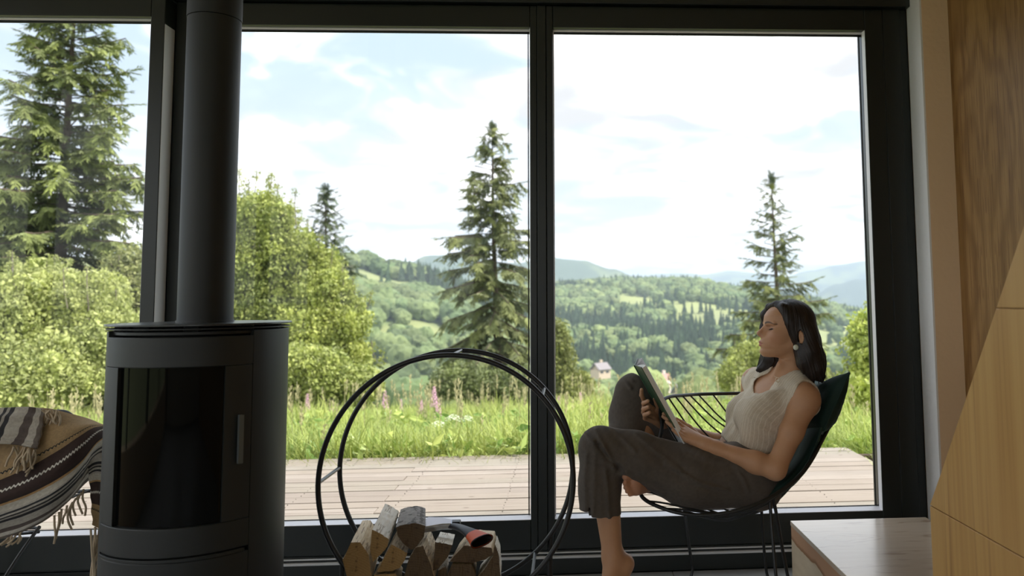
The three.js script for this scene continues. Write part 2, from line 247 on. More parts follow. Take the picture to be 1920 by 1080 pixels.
{
  const A = 150, D = 130, pos = [], col = [], idx = [];
  for (let j = 0; j <= D; j++) { const d = 5.9 + 1 * j * 0.22 + 1100 * Math.pow(j / D, 3.2); for (let i = 0; i <= A; i++) { const a = -1.3 + 2.6 * i / A, x = a * d, z = -d; pos.push(x, land(x, z), z); const k = d < 120 ? 1 : meadowMask(x, z), n = fbm(x * 0.05, z * 0.05, 1, 3), e = [lerp(0.07, 0.235, k) * (0.8 + 0.4 * n), lerp(0.12, 0.265, k) * (0.8 + 0.4 * n), lerp(0.035, 0.105, k)]; col.push(...e); } }
  for (let j = 0; j < D; j++) for (let i = 0; i < A; i++) { const p = j * (A + 1) + i; idx.push(p, p + A + 1, p + 1, p + 1, p + A + 1, p + A + 2); }
  const g = new THREE.BufferGeometry(); g.setAttribute('position', new THREE.Float32BufferAttribute(pos, 3)); g.setAttribute('color', new THREE.Float32BufferAttribute(col, 3)); g.setIndex(idx.map((v, k) => idx[k - k % 3 + [0, 2, 1][k % 3]]).map((v) => v)); g.computeVertexNormals();
  if (g.attributes.normal.getY(0) < 0) { g.setIndex(idx); g.computeVertexNormals(); }
  struct('hills', g, std(0xffffff, 0.95, { vertexColors: true }));
}
function ridge(name, Z, prof, depth, col, rough, seed) {
  // a mountain range with its own depth: crest heights are given as (tangent of bearing, height in metres)
  const A = 220, D = 26, pos = [], c = [], idx = [], a0 = prof[0][0], a1 = prof[prof.length - 1][0];
  for (let j = 0; j <= D; j++) { const t = j / D * 2 - 1, d = Z + t * depth; for (let i = 0; i <= A; i++) { const a = lerp(a0, a1, i / A), h = SEG(prof, a), w = 1 - Math.abs(t), x = a * Z * (1 + t * depth / Z * 0.6), n = fbm(x * 0.006 + seed, d * 0.006, seed, 5) - 0.5; pos.push(x, -90 + (h + 90) * Math.pow(w, 0.75) + n * rough * (0.35 + 1.2 * (1 - w)) + (vnoise(x * 0.08, d * 0.08, seed) - 0.5) * 2.5, -d); const k = smooth(0.5, 0.62, fbm(x * 0.01, d * 0.012, seed + 4, 4)); c.push(lerp(col[0], 0.2, k * 0.6), lerp(col[1], 0.24, k * 0.6), lerp(col[2], 0.09, k * 0.6)); } }
  for (let j = 0; j < D; j++) for (let i = 0; i < A; i++) { const p = j * (A + 1) + i; idx.push(p, p + 1, p + A + 1, p + 1, p + A + 2, p + A + 1); }
  const g = new THREE.BufferGeometry(); g.setAttribute('position', new THREE.Float32BufferAttribute(pos, 3)); g.setAttribute('color', new THREE.Float32BufferAttribute(c, 3)); g.setIndex(idx); g.computeVertexNormals();
  return struct(name, g, std(0xffffff, 1, { vertexColors: true }));
}
const prof = (Z, pts) => pts.map(([px, y]) => { const p = at(px, y, -Z); return [p.x / Z, p.y]; });
ridge('mountain_1', 1500, prof(1500, [[300, 520], [560, 500], [700, 500], [770, 492], [800, 480], [840, 479], [900, 490], [960, 494], [1040, 485], [1090, 489], [1150, 504], [1190, 517], [1250, 532], [1330, 552], [1420, 570]]), 420, [0.05, 0.08, 0.045], 16, 3.3);
ridge('mountain_2', 3300, prof(3300, [[900, 540], [1080, 530], [1180, 517], [1260, 513], [1320, 515], [1370, 509], [1420, 513], [1500, 520], [1600, 530]]), 900, [0.04, 0.065, 0.06], 16, 8.1);
ridge('mountain_3', 2900, prof(2900, [[1400, 545], [1450, 525], [1520, 508], [1570, 497], [1620, 489], [1660, 487], [1760, 500], [1950, 540], [2300, 560]]), 800, [0.04, 0.065, 0.06], 18, 5.2);
ridge('mountain_4', 2000, prof(2000, [[1440, 575], [1520, 553], [1570, 533], [1610, 524], [1660, 522], [1760, 530], [2000, 560]]), 500, [0.045, 0.07, 0.055], 14, 6.6);

// ================================================================ outdoors: plants
const leafMat = (o = {}) => phy(0xffffff, 0.85, { transmission: 0.42, thickness: 0, side: THREE.DoubleSide, ...o });
const barkMat = std(rgb(92, 80, 68), 0.95), barkGrey = std(rgb(120, 112, 102), 0.95);
function quadsGeo(list) {  // list of [a, b, c, d] corners
  const p = []; for (const [a, b, c, d] of list) p.push(a, b, c, a, c, d); const g = new THREE.BufferGeometry(); g.setFromPoints(p); g.computeVertexNormals(); return g;
}
// a flat spruce spray along +y, needles to both sides
function sprayGeo(seed, n = 9, w = 0.34) { const r = rng(seed), q = []; q.push([V(-0.018, 0, 0), V(0.018, 0, 0), V(0.008, 1, 0), V(-0.008, 1, 0)]); for (let i = 0; i < n; i++) for (const s of [-1, 1]) { const y = i / n * 0.95 + 0.02, L = w * (1 - 0.55 * i / n) * (0.75 + 0.5 * r()), up = 0.22 + 0.2 * r(), zz = (r() - 0.5) * 0.22; q.push([V(0, y, 0), V(s * L * 0.5, y + up * 0.3 - 0.03, zz * 0.5), V(s * L, y + up, zz - 0.06), V(s * L * 0.42, y + up * 0.5 + 0.06, zz * 0.5)]); } return quadsGeo(q); }
const sprays = [sprayGeo(1), sprayGeo(2, 8, 0.4), sprayGeo(3, 10, 0.3)];
function clusterGeo(seed, n, size, long = 1.5) { const r = rng(seed), q = []; for (let i = 0; i < n; i++) { const c = V(r() - 0.5, r() - 0.5, r() - 0.5).multiplyScalar(1.1), d = V(r() - 0.5, r() * 0.9 - 0.75, r() - 0.5).normalize(), u = V(r() - 0.5, r() - 0.5, r() - 0.5).cross(d).normalize(), nn = d.clone().cross(u), s = size * (0.7 + 0.6 * r()), a = c.clone().addScaledVector(d, -s * long * 0.5), b = c.clone().addScaledVector(d, s * long * 0.5), m = c.clone().addScaledVector(nn, -s * 0.12); q.push([a, m.clone().addScaledVector(u, s * 0.5).addScaledVector(d, -s * 0.1), b, m.clone().addScaledVector(u, -s * 0.5).addScaledVector(d, -s * 0.1)]); } return quadsGeo(q); }
const clusters = [clusterGeo(5, 18, 0.24), clusterGeo(6, 18, 0.26, 1.3), clusterGeo(7, 20, 0.22, 1.8)];
function instanced(name, geo, mat, list, parent) {
  const m = shade(new THREE.InstancedMesh(geo, mat, list.length)); m.name = name; const c = new THREE.Color();
  list.forEach((e, i) => { m.setMatrixAt(i, e.m); m.setColorAt(i, c.setRGB(...e.c)); });
  m.userData.kind = 'stuff'; if (parent) parent.add(m); return m;
}
const basis = (pos, dir, up, s, w = 1) => { const y = dir.clone().normalize(), x = V(0, 0, 0).crossVectors(y, up).normalize(); if (x.lengthSq() < 0.1) x.set(1, 0, 0); const z = V(0, 0, 0).crossVectors(x, y); return new THREE.Matrix4().makeBasis(x.multiplyScalar(s * w), y.multiplyScalar(s), z.multiplyScalar(s * w)).setPosition(pos); };
const spruceMat = leafMat({ transmission: 0.25 });
function spruce({ name, pos, H, L, dens, seed, label, group: grp, dark, light, gap = 0.12, droop = 0.35, spray = 0.5, base = 0.06, shape = 0.85, bare = 0 }) {
  const g = group(name, pos, label, 'tree', grp), r = rng(seed), wood = [], buckets = [[], [], []];
  const lean = (t) => V(Math.sin(t * 2.1 + seed) * 0.02 * H, t * H, Math.cos(t * 1.7 + seed) * 0.015 * H);
  const tp = []; for (let i = 0; i <= 10; i++) tp.push(lean(i / 10));
  const rad = 0.012 * H + 0.03, tg = new THREE.TubeGeometry(new THREE.CatmullRomCurve3(tp), 40, rad, 8), p = tg.attributes.position;
  for (let i = 0; i < p.count; i++) { const t = clamp(p.getY(i) / H), c = lean(t), k = 1.05 - t * 0.98; p.setX(i, c.x + (p.getX(i) - c.x) * k); p.setZ(i, c.z + (p.getZ(i) - c.z) * k); } wood.push(tg);
  const nb = Math.round(H * dens);
  for (let i = 0; i < nb; i++) {
    const t = base + (1 - base) * Math.pow((i + r()) / nb, 1.05); if (t > 0.985) continue;
    const az = i * 2.39996 + r() * 0.9, len = L * Math.pow(1 - t, shape) * (0.5 + 0.6 * r()) * (0.72 + 0.56 * vnoise(Math.cos(az) * 1.6 + seed, Math.sin(az) * 1.6, t * 7)) + 0.1, rise = lerp(-0.12, 0.55, t * t) , o = lean(t), out = V(Math.cos(az), 0, Math.sin(az));
    const pt = (u) => o.clone().addScaledVector(out, len * u).add(V(0, len * (rise * u - droop * (1 - t * 0.6) * u * u + 0.22 * u * u * u), 0));
    if (r() < bare) { wood.push(tube([pt(0), pt(0.35), pt(0.7)], 0.012 + 0.004 * len, 5, 4)); continue; }
    wood.push(tube([pt(0), pt(0.35), pt(0.7), pt(1)], 0.008 + 0.006 * len, 5, 4));
    const ns = Math.max(3, Math.round(len / gap));
    for (let k = 0; k < ns; k++) {
      const u = lerp(0.12, 1.02, Math.pow((k + r()) / ns, 0.8)), q = pt(u), tang = pt(u + 0.05).sub(pt(u - 0.05)).normalize(), side = V(-out.z, 0, out.x);
      for (const s of [-1, 1]) {
        const dir = tang.clone().multiplyScalar(0.25 + 0.6 * r()).addScaledVector(side, s * (0.25 + 0.6 * r()) * (u > 0.95 ? 0.3 : 1)).add(V(0, 0.25 - 1.15 * r() - droop * 0.5, 0)), sz = spray * (0.45 + 0.65 * r()) * (0.55 + 0.45 * Math.min(1, len));
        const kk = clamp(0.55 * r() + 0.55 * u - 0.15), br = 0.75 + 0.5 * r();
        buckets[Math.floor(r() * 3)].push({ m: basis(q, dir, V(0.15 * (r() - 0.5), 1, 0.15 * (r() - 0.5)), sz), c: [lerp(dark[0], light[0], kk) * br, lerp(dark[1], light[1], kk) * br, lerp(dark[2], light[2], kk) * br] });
      }
    }
  }
  for (let i = 0; i < 14; i++) { const t = 0.93 + 0.07 * r(), a = r() * 6.28; buckets[0].push({ m: basis(lean(t), V(Math.cos(a) * 0.5, 0.9, Math.sin(a) * 0.5), V(0, 0, 1), spray * 0.5), c: dark }); }
  part('trunk', merge(wood), barkMat, g); buckets.forEach((b, i) => b.length && instanced('foliage' + (i ? '_00' + i : ''), sprays[i], spruceMat, b, g)); return g;
}
const leafyMat = leafMat({ transmission: 0.4 });
function leafy({ name, pos, blobs, n, size, seed, label, group: grp, dark, light, trunk = true, category = 'tree', shoots = [] }) {
  const g = group(name, pos, label, category, grp), r = rng(seed), wood = [], buckets = [[], [], []];
  const vol = blobs.map((b) => Math.pow(b[3] * b[4] * (b[5] ?? b[3]), 0.667)), tot = vol.reduce((a, b) => a + b, 0);
  blobs.forEach((b, bi) => {
    const [bx, by, bz, rx, ry, rz = b[3]] = b, cnt = Math.round(n * vol[bi] / tot);
    if (trunk) wood.push(tube([V(bx * 0.12, 0, bz * 0.12), V(bx * 0.45, by * 0.55, bz * 0.45), V(bx, by, bz)], 0.025 + 0.012 * rx, 8, 5));
    for (let k = 0; k < 5; k++) { const d = V(r() - 0.5, r() * 0.8, r() - 0.5).normalize(); wood.push(tube([V(bx * 0.6, by * 0.7, bz * 0.6), V(bx + d.x * rx * 0.5, by + d.y * ry * 0.5, bz + d.z * rz * 0.5), V(bx + d.x * rx * 0.92, by + d.y * ry * 0.95, bz + d.z * rz * 0.92)], 0.012, 6, 4)); }
    for (let i = 0; i < cnt; i++) {
      const d = V(r() * 2 - 1, r() * 2 - 1, r() * 2 - 1); if (d.lengthSq() > 1 || d.lengthSq() < 0.02) { i--; continue; } d.normalize();
      const lump = 0.72 + 0.5 * fbm(d.x * 2.2 + bx, d.y * 2.2 + by, d.z * 2.2 + seed, 3), rr = Math.pow(r(), 0.35) * lump, q = V(bx + d.x * rx * rr, by + d.y * ry * rr, bz + d.z * rz * rr); if (q.y < 0.05) continue;
      const k = clamp(0.7 * fbm(q.x * 1.3 + 5, q.y * 1.3, q.z * 1.3 + seed, 3) + 0.5 * r() - 0.02), br = 0.95 + 0.55 * r(), s = size * (0.7 + 0.7 * r());
      buckets[i % 3].push({ m: new THREE.Matrix4().compose(q, new THREE.Quaternion().setFromEuler(new THREE.Euler(r() * 0.8 - 0.4, r() * 6.28, r() * 0.8 - 0.4)), V(s, s, s)), c: [lerp(dark[0], light[0], k) * br, lerp(dark[1], light[1], k) * br, lerp(dark[2], light[2], k) * br] });
    }
  });
  for (const [tx, ty, tz, hgt] of shoots) { const lx = (r() - 0.5) * 0.3; wood.push(tube([V(tx - lx, ty - hgt, tz), V(tx - lx * 0.3, ty - hgt * 0.5, tz), V(tx, ty, tz)], 0.009, 6, 4)); const m = Math.round(hgt * 34); for (let i = 0; i < m; i++) { const t = r(), w = 0.20 * t + 0.03, a = r() * 6.28, s = size * (0.5 + 0.5 * r()) * (0.6 + 0.4 * t), k = 0.3 + 0.7 * r(); buckets[i % 3].push({ m: new THREE.Matrix4().compose(V(tx - lx * t + Math.cos(a) * w, ty - hgt * t, tz + Math.sin(a) * w), new THREE.Quaternion().setFromEuler(new THREE.Euler(r(), r() * 6, r())), V(s, s, s)), c: [lerp(dark[0], light[0], k), lerp(dark[1], light[1], k), lerp(dark[2], light[2], k)] }); } }
  part('stem', merge(wood), barkGrey, g); buckets.forEach((b, i) => instanced('foliage' + (i ? '_00' + i : ''), clusters[i], leafyMat, b, g)); return g;
}
const onLand = (px, z) => { const p = at(px, 600, z); return [p.x, land(p.x, z) - 0.05, z]; };
const DK = [0.050, 0.085, 0.022], LT = [0.19, 0.25, 0.055];
// the conifers
{
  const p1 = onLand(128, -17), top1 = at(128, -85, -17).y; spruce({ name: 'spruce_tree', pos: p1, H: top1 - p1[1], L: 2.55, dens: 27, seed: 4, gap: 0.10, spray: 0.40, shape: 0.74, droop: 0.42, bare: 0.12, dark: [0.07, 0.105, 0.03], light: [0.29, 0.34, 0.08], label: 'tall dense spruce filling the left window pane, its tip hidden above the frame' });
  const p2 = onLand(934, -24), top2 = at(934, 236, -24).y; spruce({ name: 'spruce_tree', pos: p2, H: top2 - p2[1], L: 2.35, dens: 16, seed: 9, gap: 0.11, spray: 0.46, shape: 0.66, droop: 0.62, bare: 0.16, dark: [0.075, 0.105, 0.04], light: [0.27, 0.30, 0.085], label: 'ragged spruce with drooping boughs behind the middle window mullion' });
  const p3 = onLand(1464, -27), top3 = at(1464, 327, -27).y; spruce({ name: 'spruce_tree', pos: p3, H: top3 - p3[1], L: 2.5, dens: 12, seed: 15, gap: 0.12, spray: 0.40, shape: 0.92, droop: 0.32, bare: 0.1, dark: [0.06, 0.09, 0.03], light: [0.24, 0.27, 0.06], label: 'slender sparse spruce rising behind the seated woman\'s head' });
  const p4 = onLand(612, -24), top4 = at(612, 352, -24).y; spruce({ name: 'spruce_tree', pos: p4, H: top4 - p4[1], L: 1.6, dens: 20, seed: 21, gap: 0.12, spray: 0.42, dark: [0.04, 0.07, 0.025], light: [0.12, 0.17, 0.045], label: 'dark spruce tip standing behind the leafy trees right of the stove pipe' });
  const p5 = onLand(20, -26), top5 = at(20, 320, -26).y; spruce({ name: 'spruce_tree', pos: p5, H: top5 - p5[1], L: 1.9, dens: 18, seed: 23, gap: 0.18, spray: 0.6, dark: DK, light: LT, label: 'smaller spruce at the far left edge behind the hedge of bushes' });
}
// leafy trees and bushes
{
  const w = (px, py, z, pos) => { const p = at(px, py, z); return [p.x - pos[0], p.y - pos[1], 0]; };
  const SH = (pos, z, l) => l.map(([px, py, h]) => { const p = w(px, py, z, pos); return [p[0], p[1], 0.3 * Math.sin(px), h * -z / FOCAL]; });
  const B = (pos, z, l) => l.map(([px, py, rx, ry, dz = 0]) => { const p = w(px, py, z, pos); return [p[0], p[1], dz, rx * -z / FOCAL, ry * -z / FOCAL]; });
  let p = onLand(80, -13.5); leafy({ name: 'hazel_bush', pos: p, blobs: B(p, -13.5, [[40, 620, 80, 100], [130, 600, 70, 85, -0.4], [205, 650, 60, 80], [20, 530, 50, 45, -0.8], [80, 560, 50, 50, -0.3], [110, 700, 110, 65, 0.5], [-40, 640, 90, 120], [165, 560, 40, 45, -0.5]]), shoots: SH(p, -13.5, [[10, 470, 80], [45, 490, 70], [80, 480, 90], [105, 500, 70], [140, 505, 70], [170, 500, 80], [200, 540, 80], [60, 510, 70]]), n: 7600, size: 0.17, seed: 31, dark: [0.13, 0.17, 0.05], light: [0.50, 0.54, 0.19], label: 'pale green leafy bushes in front of the tall spruce, left pane', category: 'bush' });
  p = onLand(235, -15); leafy({ name: 'hazel_bush', pos: p, blobs: B(p, -15, [[240, 560, 50, 90], [285, 600, 60, 120], [250, 690, 80, 70], [225, 620, 40, 60]]), shoots: SH(p, -15, [[225, 470, 80], [250, 455, 90], [275, 480, 80], [240, 480, 60]]), n: 3300, size: 0.17, seed: 35, dark: [0.085, 0.115, 0.04], light: [0.34, 0.36, 0.13], label: 'darker olive bush between the pale bushes and the stove pipe', category: 'bush' });
  p = onLand(520, -16); leafy({ name: 'alder_tree', pos: p, blobs: B(p, -16, [[465, 430, 45, 60], [505, 415, 45, 48, 0.3], [520, 480, 70, 60], [470, 500, 50, 60, 0.4], [575, 530, 62, 70, -0.3], [610, 560, 55, 50, 0.2], [490, 570, 80, 70], [640, 600, 55, 42, 0.2], [585, 620, 70, 50, 0.4], [560, 680, 95, 60, 0.4], [470, 660, 80, 80], [640, 670, 55, 42, 0.1], [400, 500, 70, 110]]), shoots: SH(p, -16, [[455, 318, 90], [468, 330, 80], [484, 322, 100], [500, 332, 80], [516, 328, 90], [530, 345, 80], [545, 352, 90], [560, 390, 80], [575, 410, 80], [600, 440, 80], [625, 470, 70], [648, 500, 60], [668, 522, 50], [690, 548, 40], [680, 590, 40], [690, 640, 40]]), n: 10500, size: 0.165, seed: 41, dark: [0.10, 0.15, 0.03], light: [0.46, 0.50, 0.12], label: 'broad bright green leafy tree right of the stove pipe' });
  p = onLand(650, -13); leafy({ name: 'hazel_bush', pos: p, blobs: B(p, -13, [[600, 700, 50, 45], [660, 725, 45, 30, -0.3], [560, 700, 40, 50]]), n: 1500, size: 0.16, seed: 43, dark: [0.11, 0.16, 0.04], light: [0.46, 0.50, 0.14], label: 'low leafy bush at the foot of the broad leafy tree', category: 'bush' });
  p = onLand(1430, -22); leafy({ name: 'birch_bush', pos: p, blobs: B(p, -22, [[1395, 680, 36, 36], [1440, 690, 60, 50], [1375, 705, 40, 34, 0.4], [1500, 690, 50, 60]]), shoots: SH(p, -22, [[1380, 640, 40], [1400, 625, 50], [1420, 635, 50]]), n: 2000, size: 0.17, seed: 47, dark: [0.09, 0.13, 0.03], light: [0.48, 0.52, 0.14], label: 'light green bush under the slender spruce behind the woman', category: 'bush' });
  p = onLand(1640, -9.5); leafy({ name: 'hazel_bush', pos: p, blobs: B(p, -9.5, [[1636, 650, 40, 62], [1650, 720, 52, 50], [1690, 640, 60, 90], [1612, 742, 34, 30, 0.3]]), shoots: SH(p, -9.5, [[1618, 600, 90], [1635, 585, 90], [1600, 680, 50], [1645, 570, 90]]), n: 1000, size: 0.17, seed: 51, dark: [0.20, 0.28, 0.05], light: [0.62, 0.66, 0.18], label: 'bright yellow-green bush at the right edge of the right pane', category: 'bush' });
  p = onLand(1066, -23); leafy({ name: 'hazel_bush', pos: p, blobs: B(p, -23, [[1052, 690, 30, 70], [1075, 730, 40, 34], [1040, 640, 30, 40]]), n: 1100, size: 0.19, seed: 53, dark: [0.09, 0.12, 0.03], light: [0.32, 0.34, 0.09], label: 'small olive bush just right of the middle mullion', category: 'bush' });
  p = onLand(865, -21); leafy({ name: 'hazel_bush', pos: p, blobs: B(p, -21, [[865, 716, 62, 30]]), n: 450, size: 0.19, seed: 55, dark: [0.06, 0.09, 0.03], light: [0.2, 0.24, 0.07], label: 'dark undergrowth left below the ragged middle spruce', category: 'bush' });
  p = onLand(962, -21); leafy({ name: 'hazel_bush', pos: p, blobs: B(p, -21, [[962, 720, 58, 30]]), n: 450, size: 0.19, seed: 56, dark: [0.06, 0.09, 0.03], light: [0.2, 0.24, 0.07], label: 'dark undergrowth right below the ragged middle spruce, beside the mullion', category: 'bush' });
}
// meadow grass
{
  const tuft = (seed, n, lean, wid) => { const r = rng(seed), p = [], nn = []; for (let i = 0; i < n; i++) { const a = r() * 6.28, rad = r() * 0.16, x = Math.cos(a) * rad, z = Math.sin(a) * rad, dir = r() * 6.28, l = lean * (0.3 + r()), h = 0.6 + 0.45 * r(), w = wid * (0.7 + 0.6 * r()), px = -Math.sin(dir) * w, pz = Math.cos(dir) * w; const P = (t, s) => V(x + Math.cos(dir) * l * t * t + px * s * (1 - t * 0.85), h * (t - 0.28 * l * t * t), z + Math.sin(dir) * l * t * t + pz * s * (1 - t * 0.85)); for (let k = 0; k < 3; k++) { const t0 = k / 3, t1 = (k + 1) / 3; p.push([P(t0, -1), P(t0, 1), P(t1, 1), P(t1, -1)]); } } return quadsGeo(p); };
  const kinds = [tuft(1, 22, 0.5, 0.011), tuft(2, 26, 0.7, 0.009), tuft(3, 16, 0.35, 0.014)], r = rng(77), lists = [[], [], []];
  for (let i = 0; i < 15000; i++) {
    const u = Math.pow(r(), 1.6), d = 6.3 + 15 * u, a = -0.62 + 1.16 * r(), x = a * d, z = -d; if (x > 2.0 + 0 && d < 6.3) continue;
    const patch = fbm(x * 0.7, z * 0.7, 8, 3), s = (0.42 + 0.3 * r()) * (0.75 + 0.5 * patch), k = clamp(0.2 + 0.9 * (patch - 0.2) + 0.4 * (r() - 0.5)), br = 0.8 + 0.4 * r();
    lists[i % 3].push({ m: new THREE.Matrix4().compose(V(x, land(x, z) - 0.02, z), new THREE.Quaternion().setFromEuler(new THREE.Euler((r() - 0.5) * 0.3, r() * 6.28, (r() - 0.5) * 0.3)), V(s * 1.2, s, s * 1.2)), c: [lerp(0.18, 0.48, k) * br, lerp(0.27, 0.53, k) * br, lerp(0.05, 0.13, k) * br] });
  }
  for (let i = 0; i < 1500; i++) {   // beside the right end of the deck
    const z = -6.3 + 2.6 * r(), x = 2.35 + 2.4 * r(), s = 0.4 + 0.3 * r(), k = 0.5 + 0.5 * r();
    lists[i % 3].push({ m: new THREE.Matrix4().compose(V(x, -0.45, z - (z > -6 && x < 4.3 ? 0.55 : 0)), new THREE.Quaternion().setFromEuler(new THREE.Euler((r() - 0.5) * 0.3, r() * 6.28, (r() - 0.5) * 0.3)), V(s * 1.2, s, s * 1.2)), c: [lerp(0.2, 0.46, k), lerp(0.34, 0.56, k), 0.1] });
  }
  const gm = leafMat({ transmission: 0.35 }), root = group('meadow_grass', [0, 0, 0], 'bright green meadow grass growing between the deck and the trees', 'grass'); root.userData.kind = 'stuff';
  const herbs = []; for (let i = 0; i < 3600; i++) { const d = 6.25 + 9 * Math.pow(r(), 1.5), x = (-0.62 + 1.16 * r()) * d, z = -d, s = 0.16 + 0.16 * r(), k = r(), y = land(x, z) + 0.08 + 0.36 * r() * (0.6 + 0.6 * fbm(x, z, 3, 2)); herbs.push({ m: new THREE.Matrix4().compose(V(x, y, z), new THREE.Quaternion().setFromEuler(new THREE.Euler(r(), r() * 6.28, r())), V(s, s, s)), c: [lerp(0.16, 0.52, k), lerp(0.30, 0.60, k), lerp(0.05, 0.16, k)] }); }
  instanced('herb_leaves', clusterGeo(71, 26, 0.17, 2.4), gm, herbs, root);
  lists.forEach((l, i) => instanced('grass' + (i ? '_00' + i : ''), kinds[i], gm, l, root));
  // seed stalks
  const st = []; { const P = []; for (let k = 0; k < 10; k++) { const y = 0.8 + 0.02 * k, a = k * 2.4; P.push([V(0, y, 0), V(Math.cos(a) * 0.012, y + 0.02, Math.sin(a) * 0.012), V(Math.cos(a) * 0.016, y + 0.05, Math.sin(a) * 0.016), V(0.002, y + 0.04, 0.002)]); } P.push([V(-0.003, 0, 0), V(0.003, 0, 0), V(0.002, 1, 0.04), V(-0.002, 1, 0.04)]); const sg = quadsGeo(P); for (let i = 0; i < 520; i++) { const d = 6.6 + 11 * r(), x = (-0.62 + 1.16 * r()) * d, z = -d, s = 0.62 + 0.35 * r(); st.push({ m: new THREE.Matrix4().compose(V(x, land(x, z), z), new THREE.Quaternion().setFromEuler(new THREE.Euler((r() - 0.5) * 0.3, r() * 6.28, (r() - 0.5) * 0.3)), V(1.3, s, 1.3)), c: [0.46, 0.42, 0.22] }); } instanced('seed_stalk', sg, gm, st, root); }
}
// fireweed spikes and white umbels in the meadow
{
  const stemG = rod([0, 0, 0], [0.01, 0.8, 0], 0.006, 5), leaf = [], fl = [], r = rng(5);
  for (let i = 0; i < 26; i++) { const y = 0.1 + 0.022 * i, a = i * 2.4, c = Math.cos(a), s = Math.sin(a), L = 0.09 * (1 - i / 40); leaf.push([V(0, y, 0), V(c * L * 0.5 - s * 0.008, y + 0.03, s * L * 0.5 + c * 0.008), V(c * L, y + 0.015, s * L), V(c * L * 0.5 + s * 0.008, y + 0.03, s * L * 0.5 - c * 0.008)]); }
  for (let i = 0; i < 60; i++) { const t = i / 60, y = 0.66 + 0.36 * t, a = i * 2.4, R = 0.05 * (1 - 0.8 * t), c = V(Math.cos(a) * R, y, Math.sin(a) * R), u = V(-Math.sin(a), 0, Math.cos(a)).multiplyScalar(0.016 * (1 - 0.6 * t)), w = V(0, 0.018 * (1 - 0.5 * t), 0); fl.push([c.clone().sub(u).sub(w), c.clone().add(u).sub(w), c.clone().add(u).add(w), c.clone().sub(u).add(w)]); }
  const leafG = quadsGeo(leaf), flG = quadsGeo(fl), sm = std(rgb(110, 130, 70), 0.8, { side: THREE.DoubleSide }), fm = leafMat({ color: rgb(232, 186, 212), transmission: 0.3 });
  const W = { 0: 'tall pink fireweed spike, the brightest one, above the grass inside the log ring', 1: 'pink fireweed left of the brightest spike, beside the log ring\'s top left', 2: 'short pink fireweed just left below the brightest spike in the ring', 3: 'pink fireweed close right of the brightest spike in the ring', 4: 'pink fireweed between the ring\'s left crossing and the short pink one', 5: 'pink fireweed beside the right edge of the middle mullion', 6: 'pink fireweed between the mullion and the woman\'s raised knee', 7: 'faint pink fireweed right of the stove at the grass edge' };
  [[814, 724, -11, 1.15], [722, 732, -12, 1.1], [790, 748, -11, 0.85], [822, 747, -10.5, 0.95], [752, 748, -12.5, 0.9], [1048, 742, -12, 1], [1088, 735, -12.5, 1.05], [577, 738, -12, 0.95]].forEach(([px, py, z, s], i) => {
    const top = at(px, py, z), y = land(top.x, z), H = (top.y - y) / 1.02, g = group('fireweed', [top.x, y, z], W[i], 'wildflower', 'pink fireweed in the meadow');
    for (const m of [part('stem', stemG, sm, g), part('leaf', leafG, sm, g), part('blossom', flG, fm, g)]) m.scale.set(s, H, s);
  });
  const head = []; for (let i = 0; i < 46; i++) { const a = i * 2.4, R = 0.075 * Math.sqrt(i / 46), y = 0.6 - R * R * 7 + 0.014 * Math.sin(i * 7.3); head.push([V(Math.cos(a) * R - 0.011, y, Math.sin(a) * R - 0.011), V(Math.cos(a) * R + 0.011, y + 0.004, Math.sin(a) * R - 0.011), V(Math.cos(a) * R + 0.011, y, Math.sin(a) * R + 0.011), V(Math.cos(a) * R - 0.011, y + 0.004, Math.sin(a) * R + 0.011)]); }
  const hg = quadsGeo(head), hm = std(rgb(214, 222, 196), 0.8, { side: THREE.DoubleSide }), usg = rod([0, 0, 0], [0, 0.59, 0], 0.005, 5);
  [[848, 780, -8.2, 'left one of two white umbel flowers in the grass below the ring top'], [874, 782, -8.4, 'right one of two white umbel flowers in the grass below the ring top'], [820, 792, -8, 'low white umbel flower left of the pair inside the ring'], [1232, 690, -9, 'small white umbel flower hidden behind the top of the book']].slice(0, 3).forEach(([px, py, z, l]) => { const t = at(px, py, z), y = land(t.x, z), g = group('umbel_flower', [t.x, y, z], l, 'wildflower', 'white umbels in the meadow'), H = (t.y - y) / 0.6; part('stem', usg, sm, g).scale.set(1, H, 1); part('flower_head', hg, hm, g).scale.set(1, H, 1); });
}
